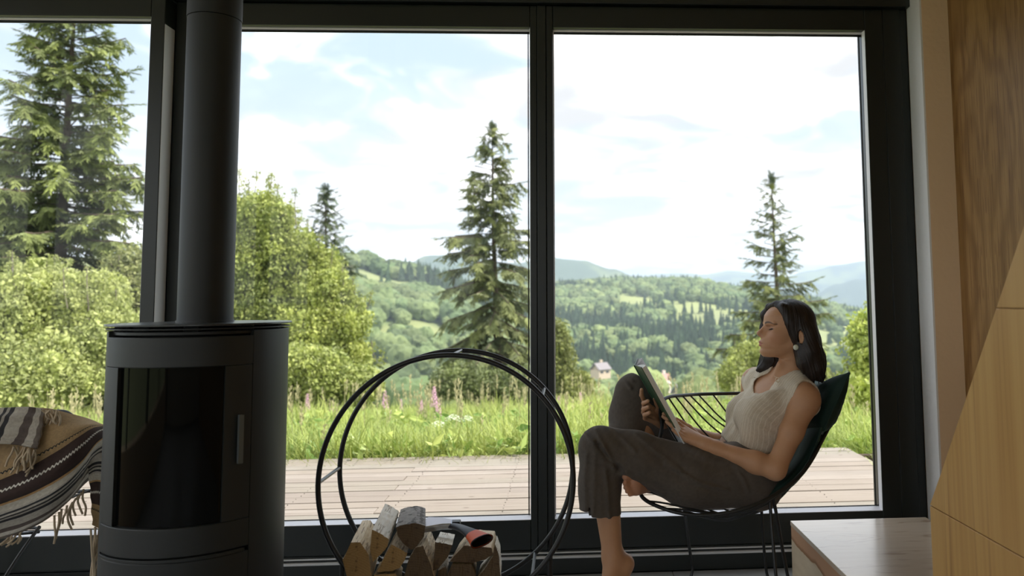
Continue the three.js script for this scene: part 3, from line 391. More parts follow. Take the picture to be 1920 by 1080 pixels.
// ================================================================ the valley: forest, single trees, houses
{
  const conifer = (seed) => { const r = rng(seed), p = [], T = 4, N = 9; for (let k = 0; k < T; k++) { const y0 = 0.08 + k * 0.2, y1 = y0 + 0.36 - k * 0.015, R = 0.21 * (1 - k * 0.2); for (let i = 0; i < N; i++) { const a = i / N * 6.283 + k, b = (i + 1) / N * 6.283 + k, ra = R * (0.65 + 0.55 * r()), m = (a + b) / 2, rb = R * 0.55; p.push(V(Math.cos(a) * ra, y0 - 0.05 * r(), Math.sin(a) * ra), V(0, y1, 0), V(Math.cos(m) * rb, y0 + 0.05, Math.sin(m) * rb), V(Math.cos(m) * rb, y0 + 0.05, Math.sin(m) * rb), V(0, y1, 0), V(Math.cos(b) * R * (0.7 + 0.5 * r()), y0 - 0.05 * r(), Math.sin(b) * R)); } } const g = new THREE.BufferGeometry().setFromPoints(p); g.computeVertexNormals(); return g; };
  const round = (seed) => { const g = new THREE.IcosahedronGeometry(0.5, 3), p = g.attributes.position; for (let i = 0; i < p.count; i++) { const v = V(0, 0, 0).fromBufferAttribute(p, i), n = 0.55 + 0.9 * fbm(v.x * 5 + seed, v.y * 5, v.z * 5 + seed, 3); v.multiplyScalar(n); p.setXYZ(i, v.x * 0.85, v.y * 0.95 + 0.5, v.z * 0.85); } g.computeVertexNormals(); return g; };
  const cg = [conifer(1), conifer(2), conifer(3)], rg = [round(1), round(5), round(9)], mat = std(0xffffff, 0.95, { side: THREE.DoubleSide }), r = rng(99), lists = [[], [], [], [], [], []], trunkG = rod([0, 0, 0], [0, 0.3, 0], 0.02, 5);
  const single = [];
  for (let i = 0; i < 60000 && lists.reduce((a, b) => a + b.length, 0) < 11000; i++) {
    const d = 60 + 590 * Math.sqrt(r()), a = -0.40 + 0.86 * r(), x = a * d, z = -d, mk = meadowMask(x, z); if (r() < mk * 0.96) continue; if (d < 150 && r() < 0.5) continue;
    const con = fbm(x * 0.02 + 7, z * 0.02, 5, 3) + 0.25 * (r() - 0.5) > 0.55, s = con ? 4.5 + 6 * r() : 3.5 + 4.5 * r(), br = 0.7 + 0.6 * r(), y = land(x, z) - 0.3;
    if (d < 130 && y + s > -7) continue;
    const c = con ? [0.062 * br, 0.10 * br, 0.05 * br] : (() => { const k = r(); return [lerp(0.085, 0.165, k) * br, lerp(0.13, 0.205, k) * br, lerp(0.05, 0.075, k) * br]; })();
    const m = new THREE.Matrix4().compose(V(x, y, z), new THREE.Quaternion().setFromEuler(new THREE.Euler(0, r() * 6.28, 0)), V(con ? s * 0.85 : s * 1.1, s, con ? s * 0.85 : s * 1.1));
    if (d < 420 && single.length < 22 && a > -0.005 && a < 0.20 && s > 5.5 && y + s > -d * 0.085 && single.every((q) => Math.abs(q[1][0] / -q[1][2] - a) > 0.0075)) { single.push([con, [x, y, z], s, r() * 6.28, c]); continue; }
    lists[(con ? 0 : 3) + Math.floor(r() * 3)].push({ m, c });
  }
  const root = group('valley_forest', [0, 0, 0], 'mixed green forest of small far trees covering the valley slopes', 'forest'); root.userData.kind = 'stuff';
  [...cg, ...rg].forEach((g, i) => instanced('trees' + (i ? '_00' + i : ''), g, mat, lists[i], root));
  // the trees of the lower slope that can be told apart
  const mk = (geo, c, name, label, grp) => { const t = group(name, [0, -500, 0], label, 'tree', grp); part('crown', geo, std(new THREE.Color().setRGB(...c), 0.95, { side: THREE.DoubleSide }), t); part('trunk', trunkG, barkMat, t); scene.remove(t); used.set(name, 0); return t; };
  const LC = '', LR = '', ORD = ['leftmost', 'second from the left', 'third from the left', 'fourth from the left', 'fifth from the left', 'sixth from the left', 'seventh from the left', 'eighth from the left', 'ninth from the left', 'tenth from the left', 'eleventh from the left', 'twelfth from the left', 'thirteenth from the left', 'fourteenth from the left', 'fifteenth from the left', 'sixteenth from the left', 'seventeenth from the left', 'eighteenth from the left', 'nineteenth from the left', 'twentieth from the left', 'twenty-first from the left', 'rightmost'], cnt = [0, 0];
  single.sort((p, q) => p[1][0] / -p[1][2] - q[1][0] / -q[1][2]);
  const protos = [...cg.map((g, i) => mk(g, [0.06 + 0.01 * i, 0.098 + 0.012 * i, 0.048], 'valley_conifer', LC, 'dark conifers on the valley slope')), ...rg.map((g, i) => mk(g, [0.10 + 0.03 * i, 0.15 + 0.03 * i, 0.055], 'valley_tree', LR, 'round leafy trees on the valley slope'))];
  single.forEach(([con, p, s, ry], i) => { const t = protos[(con ? 0 : 3) + i % 3].clone(); t.name = numbered(con ? 'valley_conifer' : 'valley_tree'); t.position.set(...p); t.scale.set(con ? s * 0.85 : s * 1.1, s, con ? s * 0.85 : s * 1.1); t.rotation.y = ry; t.userData.label = (con ? 'dark conifer on the valley slope in the right pane, ' : 'round leafy tree on the valley slope in the right pane, ') + ORD[Math.min(21, cnt[con ? 1 : 0]++)]; scene.add(t); });
  // houses
  const house = (px, py, z, w, h, wallC, roofC, ry, label) => {
    const p = at(px, py, z), g = group('house', [p.x, p.y - h, z], label, 'house'), wm = std(rgb(...wallC), 0.8), rm = std(rgb(...roofC), 0.7), dm = std(rgb(60, 66, 74), 0.3);
    part('wall', box(-w / 2, w / 2, -0.9, h, -w * 0.4, w * 0.4), wm, g);
    const s = new THREE.Shape([new THREE.Vector2(-w * 0.46, h), new THREE.Vector2(w * 0.46, h), new THREE.Vector2(0, h + w * 0.4)]), e = new THREE.ExtrudeGeometry(s, { depth: w * 0.78, bevelEnabled: false }); e.translate(0, 0, -w * 0.39); e.rotateY(Math.PI / 2); part('gable', e, wm, g);
    for (const sd of [-1, 1]) { const b = box(-w * 0.55, w * 0.55, -0.1, 0.1, 0, w * 0.62); b.rotateX(sd > 0 ? 0.72 : Math.PI - 0.72); b.translate(0, h + w * 0.42, 0); part('roof_slope', b, rm, g); }
    for (const x of [-0.25, 0.22]) part('window', box(w * x - 0.45, w * x + 0.45, h * 0.4, h * 0.8, w * 0.4, w * 0.4 + 0.06), dm, g);
    part('window', box(w * 0.5, w * 0.5 + 0.06, h * 0.4, h * 0.85, -0.5, 0.5), dm, g); part('chimney', box(w * 0.1, w * 0.1 + 0.6, h + w * 0.3, h + w * 0.6, -0.9, -0.3), wm, g); g.rotation.y = ry; return g;
  };
  house(1126, 693, -205, 4.0, 1.3, [196, 178, 156], [128, 122, 124], 0.7, 'small cream house with grey roof, far left in the valley, above the knee');
  house(1238, 714, -200, 4.2, 3.4, [232, 218, 208], [196, 150, 140], -0.5, 'pale house with pink roof in the valley, right of the book');
  house(1288, 738, -190, 5.6, 1.6, [180, 170, 160], [118, 118, 128], 0.4, 'low house with dark grey roof in the valley, above the chair rim');
}
// ================================================================ the stove
{
  const c = at(379.5, 603, -2.42), top = c.y - 0.002, R = 0.2345, g = group('wood_stove', [c.x, 0, -2.42], 'black cylindrical wood stove with a curved glass door, left of the log ring', 'stove');
  const iron = phy(rgb(20, 24, 22), 0.5, { clearcoat: 0.15, clearcoatRoughness: 0.5 }), seamM = std(rgb(6, 7, 6), 0.7);
  const D = Math.PI / 180, arc = (r0, r1, y0, y1, a0, a1, seg = 40, bev = 0.002) => { const s = new THREE.Shape(); s.absarc(0, 0, r1, a0, a1, false); s.absarc(0, 0, r0, a1, a0, true); s.closePath(); const e = new THREE.ExtrudeGeometry(s, { depth: y1 - y0 - 2 * bev, bevelEnabled: true, bevelSize: bev, bevelThickness: bev, bevelSegments: 2, curveSegments: seg }); e.translate(0, 0, bev); e.rotateX(-Math.PI / 2); e.translate(0, y0, 0); return e; };
  // shape angle A (from +x, counter-clockwise seen from above) : +z is -90 degrees
  const th = (deg) => (deg - 90) * D;                          // degrees from +z towards +x
  const yTop = top - 0.020, dT = top - 0.034, dB = 0.497, a0 = -49, a1 = 56, g0 = -33, g1 = 39, gt = 0.985, gb = 0.572;
  part('body_shell', merge([arc(R - 0.012, R - 0.0005, 0.03, yTop, th(a1 + 1.5), th(360 + a0 - 1.5), 60), arc(0.02, R - 0.012, yTop - 0.01, yTop, 0, 6.2831, 60)]), iron, g);
  part('body_core', arc(0.02, R - 0.075, 0.02, yTop - 0.01, 0, 6.2831, 60), seamM, g);
  part('top_plate', merge([arc(0.006, R + 0.0085, top - 0.006, top, 0, 6.2831, 90, 0.0015)]), phy(rgb(40, 43, 44), 0.28, { clearcoat: 0.4, clearcoatRoughness: 0.2 }), g);
  part('under_plate', arc(0.02, R + 0.003, top - 0.0155, top - 0.0115, 0, 6.2831, 90, 0.001), iron, g);
  for (let k = 0; k < 9; k++) { const a = k * 40 * D + 0.3; part('spacer', box(Math.sin(a) * 0.195 - 0.02, Math.sin(a) * 0.195 + 0.02, yTop, top - 0.005, Math.cos(a) * 0.195 - 0.012, Math.cos(a) * 0.195 + 0.012), seamM, g); }
  const door = part('door', merge([arc(R - 0.022, R, gt, dT, th(a0), th(a1), 40, 0.0025), arc(R - 0.022, R, dB, gb, th(a0), th(a1), 40, 0.0025), arc(R - 0.022, R, gb, gt, th(a0), th(g0), 16, 0.002), arc(R - 0.022, R, gb, gt, th(g1), th(a1), 16, 0.002)]), iron, g);
  part('door_glass', arc(R - 0.014, R - 0.008, gb - 0.005, gt + 0.005, th(g0 - 1), th(g1 + 1), 40, 0.0005), phy(rgb(9, 10, 9), 0.05, { specularIntensity: 0.35 }), door, 'dark curved glass');
  part('handle', merge([arc(R + 0.010, R + 0.018, 0.722, 0.852, th(46.5), th(49), 4, 0.001), arc(R - 0.001, R + 0.012, 0.732, 0.742, th(47.2), th(48.4), 2, 0.0005), arc(R - 0.001, R + 0.012, 0.832, 0.842, th(47.2), th(48.4), 2, 0.0005)]), phy(rgb(96, 102, 102), 0.35, { metalness: 0.4 }), door, 'grey metal bar handle');
  part('lower_front', arc(R - 0.022, R, 0.045, dB - 0.012, th(a0), th(a1), 40, 0.0025), iron, g);
  part('ash_lip', arc(R - 0.03, R + 0.006, dB - 0.0105, dB - 0.002, th(a0 + 3), th(a1 - 3), 40, 0.001), iron, g);
  part('plinth', arc(0.02, R - 0.02, 0.0, 0.035, 0, 6.2831, 60), seamM, g);
  const pc = at(385, 600, -2.455), px = pc.x - c.x, pz = -2.455 + 2.42, pr = 0.0757, P = (r, y0, y1) => { const e = new THREE.CylinderGeometry(r, r, y1 - y0, 64, 1); e.translate(px, (y0 + y1) / 2, pz); return e; };
  const pm = phy(rgb(22, 25, 24), 0.55, { clearcoat: 0.1, clearcoatRoughness: 0.5 });
  const pipe = part('flue_pipe', P(pr, top - 0.001, 2.02), pm, g); part('pipe_sleeve', P(pr + 0.0014, 2.022, 2.785), pm, pipe);
  part('pipe_collar', P(pr + 0.003, top, top + 0.006), iron, pipe);
}
// ================================================================ log ring with logs and hatchet
{
  const cx = -0.3995, cy = 0.557, R = 0.417, zf = -2.72, zb = -2.97, g = group('log_holder', [cx, 0, (zf + zb) / 2], 'round black steel firewood holder of two joined hoops, in front of the window', 'log holder');
  const dz = (zf - zb) / 2, hoop = (z) => { const t = new THREE.TorusGeometry(R, 0.0088, 12, 128); t.translate(0, cy, z); return t; };
  part('hoop', hoop(dz), M.wire, g); part('hoop', hoop(-dz), M.wire, g);
  const steel = phy(rgb(58, 60, 60), 0.3, { metalness: 0.4 });
  for (const a of [88, 179, 41, -48, -75, -105, -132]) { const x = Math.cos(a * Math.PI / 180) * R, y = cy + Math.sin(a * Math.PI / 180) * R; part('cross_rod', rod([x, y, -dz], [x, y, dz], 0.006, 10), a > 80 ? steel : M.wire, g); }
  for (const x of [-0.335, 0.335]) for (const z of [dz, -dz]) { const y = cy - Math.sqrt(R * R - x * x); part('leg', rod([x, 0.002, z], [x, y, z], 0.0075, 10), M.wire, g); }
  for (const x of [-0.335, 0.335]) part('foot_rail', rod([x, 0.0076, -dz], [x, 0.0076, dz], 0.0075, 8), M.wire, g);
}
{
  const endTex = (k, base, line) => tex(256, 256, (u, v) => { const x = u - 0.3 - 0.2 * k, y = v + 0.2, r = Math.hypot(x, y) + 0.03 * fbm(u * 5, v * 5, k + 2, 3), ring = 0.5 + 0.5 * Math.sin(r * 120), f = fbm(u * 30, v * 30, k, 3); return mix3(mix3(base, line, 0.35 * ring + 0.35 * f), [60, 40, 24], 0.6 * smooth(0.66, 0.8, fbm(u * 6, v * 6, k + 8, 4))); });
  const splitTex = (k, a, b) => tex(256, 256, (u, v) => { const f = fbm(u * 34, v * 3.5 + fbm(u * 3, v * 3, k, 2), k + 1, 4), crack = smooth(0.66, 0.74, fbm(u * 22 + 3, v * 2.2, k + 5, 3)); return mix3(mix3(a, b, f), [120, 100, 80], crack * 0.6); });
  const barkTex = (k, a, b) => tex(256, 256, (u, v) => { const f = fbm(u * 16, v * 7, k + 3, 5), cr = smooth(0.5, 0.64, fbm(u * 10, v * 5, k + 9, 4)); return mix3(mix3(a, b, f), [40, 34, 30], cr * 0.5); });
  const rough = tex(256, 256, (u, v) => fbm(u * 20, v * 6, 4, 5), { data: true, rx: 6, ry: 6 });
  const mk = (t) => { t.repeat.set(7, 7); return std(0xffffff, 0.85, { map: t, bumpMap: rough, bumpScale: 0.006, side: THREE.DoubleSide }); };
  const tan = mk(endTex(0, [176, 142, 92], [146, 112, 66])), brown = mk(endTex(1, [98, 78, 54], [74, 58, 40])), pale = mk(splitTex(0, [252, 248, 240], [234, 224, 206])), cream = mk(splitTex(3, [240, 226, 202], [210, 188, 156])), grey = mk(barkTex(2, [168, 163, 158], [128, 122, 118])), olive = mk(splitTex(6, [176, 152, 112], [140, 116, 78]));
  // [front outline px], z front, [front reference px, back reference px], z back, end material, side material, label, scale of the back end
  const logs = [
    [[[658, 1017], [676, 1017], [691, 1040], [697, 1080], [690, 1112], [664, 1116], [652, 1086], [642, 1050]], -2.66, [[668, 1017], [688, 972]], -2.93, tan, cream, 'split log at the left end of the pile with a tan cut face'],
    [[[698, 993], [714, 1001], [729, 1011], [727, 1024], [716, 1038], [699, 1054], [694, 1030]], -2.665, [[713, 1001], [735, 949]], -2.95, tan, pale, 'split log with a broad bright white top, second from the left'],
    [[[742, 989], [757, 984], [778, 981], [798, 986], [795, 1006], [781, 1026], [770, 1031], [755, 1018], [745, 1003]], -2.66, [[776, 981], [780, 947]], -2.95, brown, grey, 'round-backed log with grey bark lying topmost on the pile'],
    [[[734, 1021], [748, 1028], [764, 1037], [760, 1048], [750, 1064], [736, 1071], [707, 1072], [720, 1046]], -2.67, [[749, 1028], [762, 992]], -2.93, tan, cream, 'wedge-shaped split log with an orange-tan face below the bark log'],
    [[[779, 1027], [793, 1023], [798, 1036], [808, 1060], [815, 1088], [800, 1112], [764, 1112], [756, 1086], [767, 1047]], -2.64, [[788, 1024], [803, 990]], -2.93, brown, cream, 'large dark-faced log in the middle of the pile below the bark log'],
    [[[816, 1016], [832, 1019], [848, 1022], [840, 1044], [822, 1067], [812, 1070], [814, 1040]], -2.66, [[832, 1018], [840, 997]], -2.90, brown, pale, 'narrow split log with a small pale top below the hatchet head'],
    [[[843, 1053], [870, 1023], [895, 1025], [921, 1027], [925, 1040], [908, 1050], [886, 1055]], -2.66, [[895, 1024], [906, 992]], -2.93, brown, cream, 'broad split log lying under the hatchet grip'],
    [[[928, 1020], [936, 1044], [939, 1082], [932, 1112], [900, 1112], [892, 1086], [912, 1062], [924, 1043]], -2.655, [[930, 1020], [934, 1000]], -2.92, brown, pale, 'log at the right end of the pile with a thin bright edge'],
    [[[848, 1058], [884, 1058], [892, 1080], [884, 1112], [846, 1114], [836, 1086]], -2.65, [[866, 1058], [872, 1036]], -2.92, brown, olive, 'dark log in the lower row beneath the broad split log'],
    [[[821, 1070], [836, 1062], [838, 1084], [830, 1112], [818, 1110]], -2.67, [[829, 1066], [834, 1040]], -2.92, brown, pale, 'thin dark log low between the middle log and the lower right logs'],
    [[[701, 1078], [742, 1076], [752, 1092], [742, 1120], [708, 1122], [698, 1098]], -2.66, [[722, 1076], [730, 1050]], -2.92, tan, olive, 'log low in the pile beneath the wedge-shaped log'],
  ];
  logs.forEach(([poly, zf, [fr, br], zb, em, sm, label], li) => {
    const r = rng(100 + li), F0 = poly.map(([x, y]) => at(x, y, zf)), off = at(br[0], br[1], zb).sub(at(fr[0], fr[1], zf)), c0 = F0.reduce((a, p) => a.add(p), V(0, 0, 0)).multiplyScalar(1 / F0.length);
    // refine the outline and carry it to the back end with small irregular steps
    const out = []; F0.forEach((p, i) => { const q = F0[(i + 1) % F0.length]; for (let k = 0; k < 4; k++) { const t = k / 4, m = p.clone().lerp(q, t); if (k) { m.x += (r() - 0.5) * 0.0022; m.y += (r() - 0.5) * 0.0022; } out.push(m); } });
    const N = out.length, S = 9, g = group('firewood_log', [c0.x, c0.y, c0.z], label, 'log', 'split logs in the round holder'), pos = [], uv = [], idx = [], jit = out.map(() => (r() - 0.5) * 0.5);
    for (let s = 0; s <= S; s++) { const t = s / S, sc = 1 - 0.08 * t; let run = 0; for (let i = 0; i <= N; i++) { const p = out[i % N]; if (i) run += out[i % N].distanceTo(out[i - 1]); const w = s && s < S ? 0.004 * (fbm(i * 0.35 + li * 9, s * 0.6, li, 3) - 0.5) * 2 : 0; pos.push((p.x - c0.x) * (sc + w * 6 * (i % N ? 1 : 1)) + off.x * t, (p.y - c0.y) * (sc + w * 6) + off.y * t, (p.z - c0.z) + off.z * t + (s === 0 || s === S ? 0.004 * jit[i % N] : 0)); uv.push(run, t * 0.28); } }
    for (let s = 0; s < S; s++) for (let i = 0; i < N; i++) { const a = s * (N + 1) + i; idx.push(a, a + 1, a + N + 1, a + 1, a + N + 2, a + N + 1); }
    const sg = new THREE.BufferGeometry(); sg.setAttribute('position', new THREE.Float32BufferAttribute(pos, 3)); sg.setAttribute('uv', new THREE.Float32BufferAttribute(uv, 2)); sg.setIndex(idx); const cr = toCreasedNormals(sg, 0.6);
    part(sm === grey ? 'bark' : 'split_side', cr, sm, g);
    const cap = (s, flip) => { const P = [0, 0, 0], U = [0.1, 0.1], I = []; const o = s ? off : V(0, 0, 0); P[0] = o.x; P[1] = o.y; P[2] = o.z; for (let i = 0; i < N; i++) { const k = (s * S * (N + 1) + i) * 3; P.push(pos[k], pos[k + 1], pos[k + 2]); U.push(pos[k] + 0.1, pos[k + 1] + 0.1); } for (let i = 0; i < N; i++) { const a = 1 + i, b = 1 + (i + 1) % N; flip ? I.push(0, b, a) : I.push(0, a, b); } const e = new THREE.BufferGeometry(); e.setAttribute('position', new THREE.Float32BufferAttribute(P, 3)); e.setAttribute('uv', new THREE.Float32BufferAttribute(U, 2)); e.setIndex(I); e.computeVertexNormals(); return e; };
    part('end_face', cap(0, true), em, g); part('end_face', cap(1, false), em, g);
  });
  // hatchet lying on the logs, hollow flared grip towards the room
  const e = at(904, 1015, -2.63), h = at(842, 982, -2.80), g = group('hatchet', [e.x, e.y, e.z], 'hatchet with black handle and orange hollow grip lying on top of the logs', 'hatchet');
  const P = (px, py, z) => at(px, py, z).sub(e), path = new THREE.CatmullRomCurve3([P(838, 985, -2.80), P(858, 988, -2.76), P(876, 996, -2.70), P(890, 1005, -2.665), P(904, 1015, -2.63)]);
  const sweep = (t0, t1, fn, n = 24, m = 28) => { const pos = [], idx = [], Fd = V(0, 0, 1); for (let i = 0; i <= n; i++) { const t = lerp(t0, t1, i / n), c = path.getPoint(t), tan2 = path.getTangent(t), x = V(1, 0, 0).addScaledVector(tan2, -tan2.x).normalize(), y = V(0, 0, 0).crossVectors(tan2, x).normalize(), [a, b] = fn(t); for (let k = 0; k < m; k++) { const q = k / m * 6.2832, cc = Math.cos(q), ss = Math.sin(q), s4 = 0.85; const p = c.clone().addScaledVector(x, a * Math.sign(cc) * Math.pow(Math.abs(cc), s4)).addScaledVector(y, b * Math.sign(ss) * Math.pow(Math.abs(ss), s4)); pos.push(p.x, p.y, p.z); } } for (let i = 0; i < n; i++) for (let k = 0; k < m; k++) { const a = i * m + k, b = i * m + (k + 1) % m; idx.push(a, b, a + m, b, b + m, a + m); } const G = new THREE.BufferGeometry(); G.setAttribute('position', new THREE.Float32BufferAttribute(pos, 3)); G.setIndex(idx); G.computeVertexNormals(); return G; };
  const prof2 = (t) => [lerp(0.013, 0.0395, Math.pow(t, 2.2)), lerp(0.009, 0.0165, Math.pow(t, 1.5))];
  const dbl = { side: THREE.DoubleSide };
  part('handle', sweep(0, 0.70, prof2), std(rgb(46, 48, 56), 0.5, dbl), g); part('grip', sweep(0.69, 0.985, (t) => { const [a, b] = prof2(t); return [a + 0.0012, b + 0.0012]; }), std(rgb(226, 92, 34), 0.5, dbl), g, 'orange grip band');
  part('grip_end', merge([sweep(0.975, 1, (t) => { const [a, b] = prof2(t); return [a + 0.0018, b + 0.0018]; }, 4), sweep(1, 0.55, (t) => { const [a, b] = prof2(t); return [a - 0.003, b - 0.003]; })]), std(rgb(16, 14, 14), 0.7, dbl), g, 'black hollow grip end');
  const bl = new THREE.Shape([[0, 0], [0.03, 0.012], [0.075, 0.018], [0.10, -0.006], [0.098, -0.03], [0.06, -0.024], [0.03, -0.018], [0, -0.02]].map(([x, y]) => new THREE.Vector2(-x, y))), bg = new THREE.ExtrudeGeometry(bl, { depth: 0.014, bevelEnabled: true, bevelSize: 0.004, bevelThickness: 0.005, bevelSegments: 2 }); bg.rotateX(-1.15); bg.rotateY(0.12); const hp = P(846, 985, -2.80); bg.translate(hp.x, hp.y + 0.004, hp.z);
  part('blade', bg, std(rgb(190, 192, 200), 0.28, { metalness: 0.85 }), g, 'bright steel blade');
  const bt = box(-0.004, 0.030, -0.012, 0.014, -0.016, 0.016, 0.003); bt.translate(hp.x, hp.y, hp.z - 0.005); part('butt', bt, std(rgb(38, 40, 44), 0.4, { metalness: 0.6 }), g);
}
// ================================================================ the wire chairs
const CHX = 0.64, CHZ = -3.12;
function wireChair(label) {
  const g = group('wire_chair', [CHX, 0, CHZ], label, 'chair', 'black wire shell chairs at the window'), L = (p) => V(p.x - CHX, p.y, p.z - CHZ);
  const rimPts = [[1320, 966, -2.80], [1395, 954, -2.79], [1450, 930, -2.81], [1502, 889, -2.85], [1537, 834, -2.93], [1560, 765, -3.10], [1490, 735, -3.35], [1385, 737.5, -3.40], [1316, 739, -3.34], [1285, 741, -3.26], [1254, 744.5, -3.16], [1241, 753, -3.11], [1238, 774, -3.07], [1241, 802, -3.04], [1222, 862, -3.0], [1202, 905, -2.96], [1203, 930, -2.92], [1252, 956, -2.84]].map((p) => L(at(...p)));
  const rim = new THREE.CatmullRomCurve3(rimPts, true, 'centripetal'); part('rim', new THREE.TubeGeometry(rim, 220, 0.0072, 10, true), M.wire, g);
  const S = rim.getSpacedPoints(1200), N = V(-Math.sin(0.06), 0, Math.cos(0.06)), cs = S.map((p) => p.dot(N)), lo = Math.min(...cs), hi = Math.max(...cs);
  const K = 14;
  for (let k = 1; k < K; k++) {
    const c = lerp(lo, hi, k / K), hit = []; for (let i = 0; i < 1200; i++) if ((cs[i] - c) * (cs[i + 1] - c) < 0) hit.push(S[i]); if (hit.length < 2) continue;
    hit.sort((a, b) => a.x - b.x); const A = hit[0], B = hit[hit.length - 1], w = Math.sin(Math.PI * k / K), zc = -c / N.z, far = smooth(-0.12, 0.17, -(lerp(A.z, B.z, 0.5))), bot = lerp(lerp(0.405, 0.352, smooth(0.31, 0.10, (A.z + B.z) / 2)), 0.60, far), pts = [];
    for (let i = 0; i <= 12; i++) { const t = i / 12, p = A.clone().lerp(B, t), dip = Math.pow(1 - Math.pow(2 * t - 1, 2), 1.15), y = lerp(p.y, Math.min(bot, p.y - 0.015), dip); pts.push(V(p.x, y, p.z)); }
    part('wire', tube(pts, 0.0036, 40, 6), M.wire, g);
  }
  const leg = (list) => part('leg', tube(list.map((p) => L(p)), 0.0062, 60, 8), M.wire, g);
  leg([at(1283, 956, -3.1), at(1287, 985, -3.2), at(1296, 1050, -3.375), at(1299, 1067, -3.395), V(0.500, 0.010, -3.36), V(0.43, 0.008, -3.05), V(0.42, 0.008, -2.86), V(0.45, 0.008, -2.81), V(0.62, 0.008, -2.80), V(0.728, 0.010, -2.81), V(0.734, 0.03, -2.815), at(1455, 1080, -2.83), at(1443, 935, -2.88)]);
  leg([at(1450, 932, -2.90), at(1477, 1080, -2.93), V(0.822, 0.03, -2.94), V(0.826, 0.010, -2.95), V(0.83, 0.008, -2.99), V(0.83, 0.008, -3.2), V(0.815, 0.010, -3.32), V(0.81, 0.03, -3.33), V(0.76, 0.40, -3.2)]);
  const spine = tube([L(V(0.442, 0.345, -3.1)), L(V(0.58, 0.336, -3.0)), L(V(0.72, 0.42, -2.9))], 0.0055, 20, 8), fork = tube([L(at(1283, 966, -3.1)), L(at(1300, 952, -3.16))], 0.005, 6, 6); part('seat_bar', merge([spine, fork]), M.wire, g);
  return g;
}
const chairA = wireChair('black wire shell chair that the woman sits in');
const chairB = chairA.clone(); chairB.name = numbered('wire_chair'); chairB.userData = { ...chairA.userData, label: 'black wire shell chair under the striped blanket, left of the stove' }; scene.add(chairB);
chairB.position.set(-2.12, 0, -3.06); chairB.rotation.y = Math.PI + 0.12;
// ================================================================ cushions
const velvet = phy(rgb(14, 44, 37), 0.75, { sheen: 1, sheenColor: rgb(60, 120, 104), sheenRoughness: 0.45 });
function pillow(name, ctl, T, label, seed, mat = velvet, cat = 'cushion') {
  // ctl: rows of points (each row runs far -> near), surface bent through them
  const rows = ctl.map((r) => new THREE.CatmullRomCurve3(r)), n = 44, m = 44, top = [], bot = [];
  const P = (u, v) => new THREE.CatmullRomCurve3(rows.map((c) => c.getPoint(v))).getPoint(u);
  const grid = []; for (let i = 0; i <= n; i++) { const cols = []; const cv = []; for (let j = 0; j <= m; j++) cols.push(P(i / n, j / m)); grid.push(cols); }
  const pos = [], idx = [], c0 = grid[n / 2][m / 2].clone();
  for (const s of [1, -1]) for (let i = 0; i <= n; i++) for (let j = 0; j <= m; j++) {
    const p = grid[i][j], du = grid[Math.min(n, i + 1)][j].clone().sub(grid[Math.max(0, i - 1)][j]), dv = grid[i][Math.min(m, j + 1)].clone().sub(grid[i][Math.max(0, j - 1)]), nn = V(0, 0, 0).crossVectors(du, dv).normalize();
    const a = i / n * 2 - 1, b = j / m * 2 - 1, t = T * Math.pow(Math.max(0, (1 - Math.pow(Math.abs(a), 3.5)) * (1 - Math.pow(Math.abs(b), 3.5))), 0.6) * (0.92 + 0.25 * (fbm(a * 3 + seed, b * 3, s + 2, 3) - 0.4)) + 0.003, q = p.clone().addScaledVector(nn, s * t).sub(c0); pos.push(q.x, q.y, q.z);
  }
  const o = (n + 1) * (m + 1); for (let i = 0; i < n; i++) for (let j = 0; j < m; j++) { const a = i * (m + 1) + j; idx.push(a, a + m + 1, a + 1, a + 1, a + m + 1, a + m + 2); idx.push(o + a, o + a + 1, o + a + m + 1, o + a + 1, o + a + m + 2, o + a + m + 1); }
  const rimI = []; for (let i = 0; i < n; i++) { rimI.push([i * (m + 1), (i + 1) * (m + 1)], [(i + 1) * (m + 1) + m, i * (m + 1) + m]); } for (let j = 0; j < m; j++) { rimI.push([j + 1, j], [n * (m + 1) + j, n * (m + 1) + j + 1]); }
  for (const [a, b] of rimI) idx.push(a, b, o + a, b, o + b, o + a);
  const G = new THREE.BufferGeometry(); G.setAttribute('position', new THREE.Float32BufferAttribute(pos, 3)); G.setIndex(idx); G.computeVertexNormals();
  const g = group(name, [c0.x, c0.y, c0.z], label, cat); part('cover', G, mat, g);
  const e = []; for (let j = 0; j <= m; j += 2) e.push(grid[0][j]); for (let i = 2; i <= n; i += 2) e.push(grid[i][m]); for (let j = m - 2; j >= 0; j -= 2) e.push(grid[n][j]); for (let i = n - 2; i > 0; i -= 2) e.push(grid[i][0]);
  part('piping', tube(e.map((p) => p.clone().sub(c0)), 0.0035, 180, 6, true), mat, g); return g;
}
pillow('back_cushion', [[at(1500, 708, -3.33), at(1545, 716, -3.16), at(1593, 699, -2.97)], [at(1490, 760, -3.33), at(1535, 765, -3.14), at(1569, 752, -2.95)], [at(1476, 812, -3.31), at(1515, 818, -3.12), at(1545, 806, -2.93)]], 0.05, 'dark green velvet cushion with a pointed corner behind the woman\'s shoulder', 3);
pillow('seat_cushion', [[at(1485, 790, -3.30), at(1520, 795, -3.10), at(1541, 803, -2.93)], [at(1470, 850, -3.28), at(1500, 862, -3.08), at(1514, 866, -2.90)], [at(1430, 895, -3.27), at(1455, 908, -3.06), at(1474, 912, -2.88)], [at(1402, 905, -3.24), at(1420, 924, -3.05), at(1440, 934, -2.90)]], 0.026, 'dark green velvet seat pad curving down the chair under the woman\'s elbow', 7);
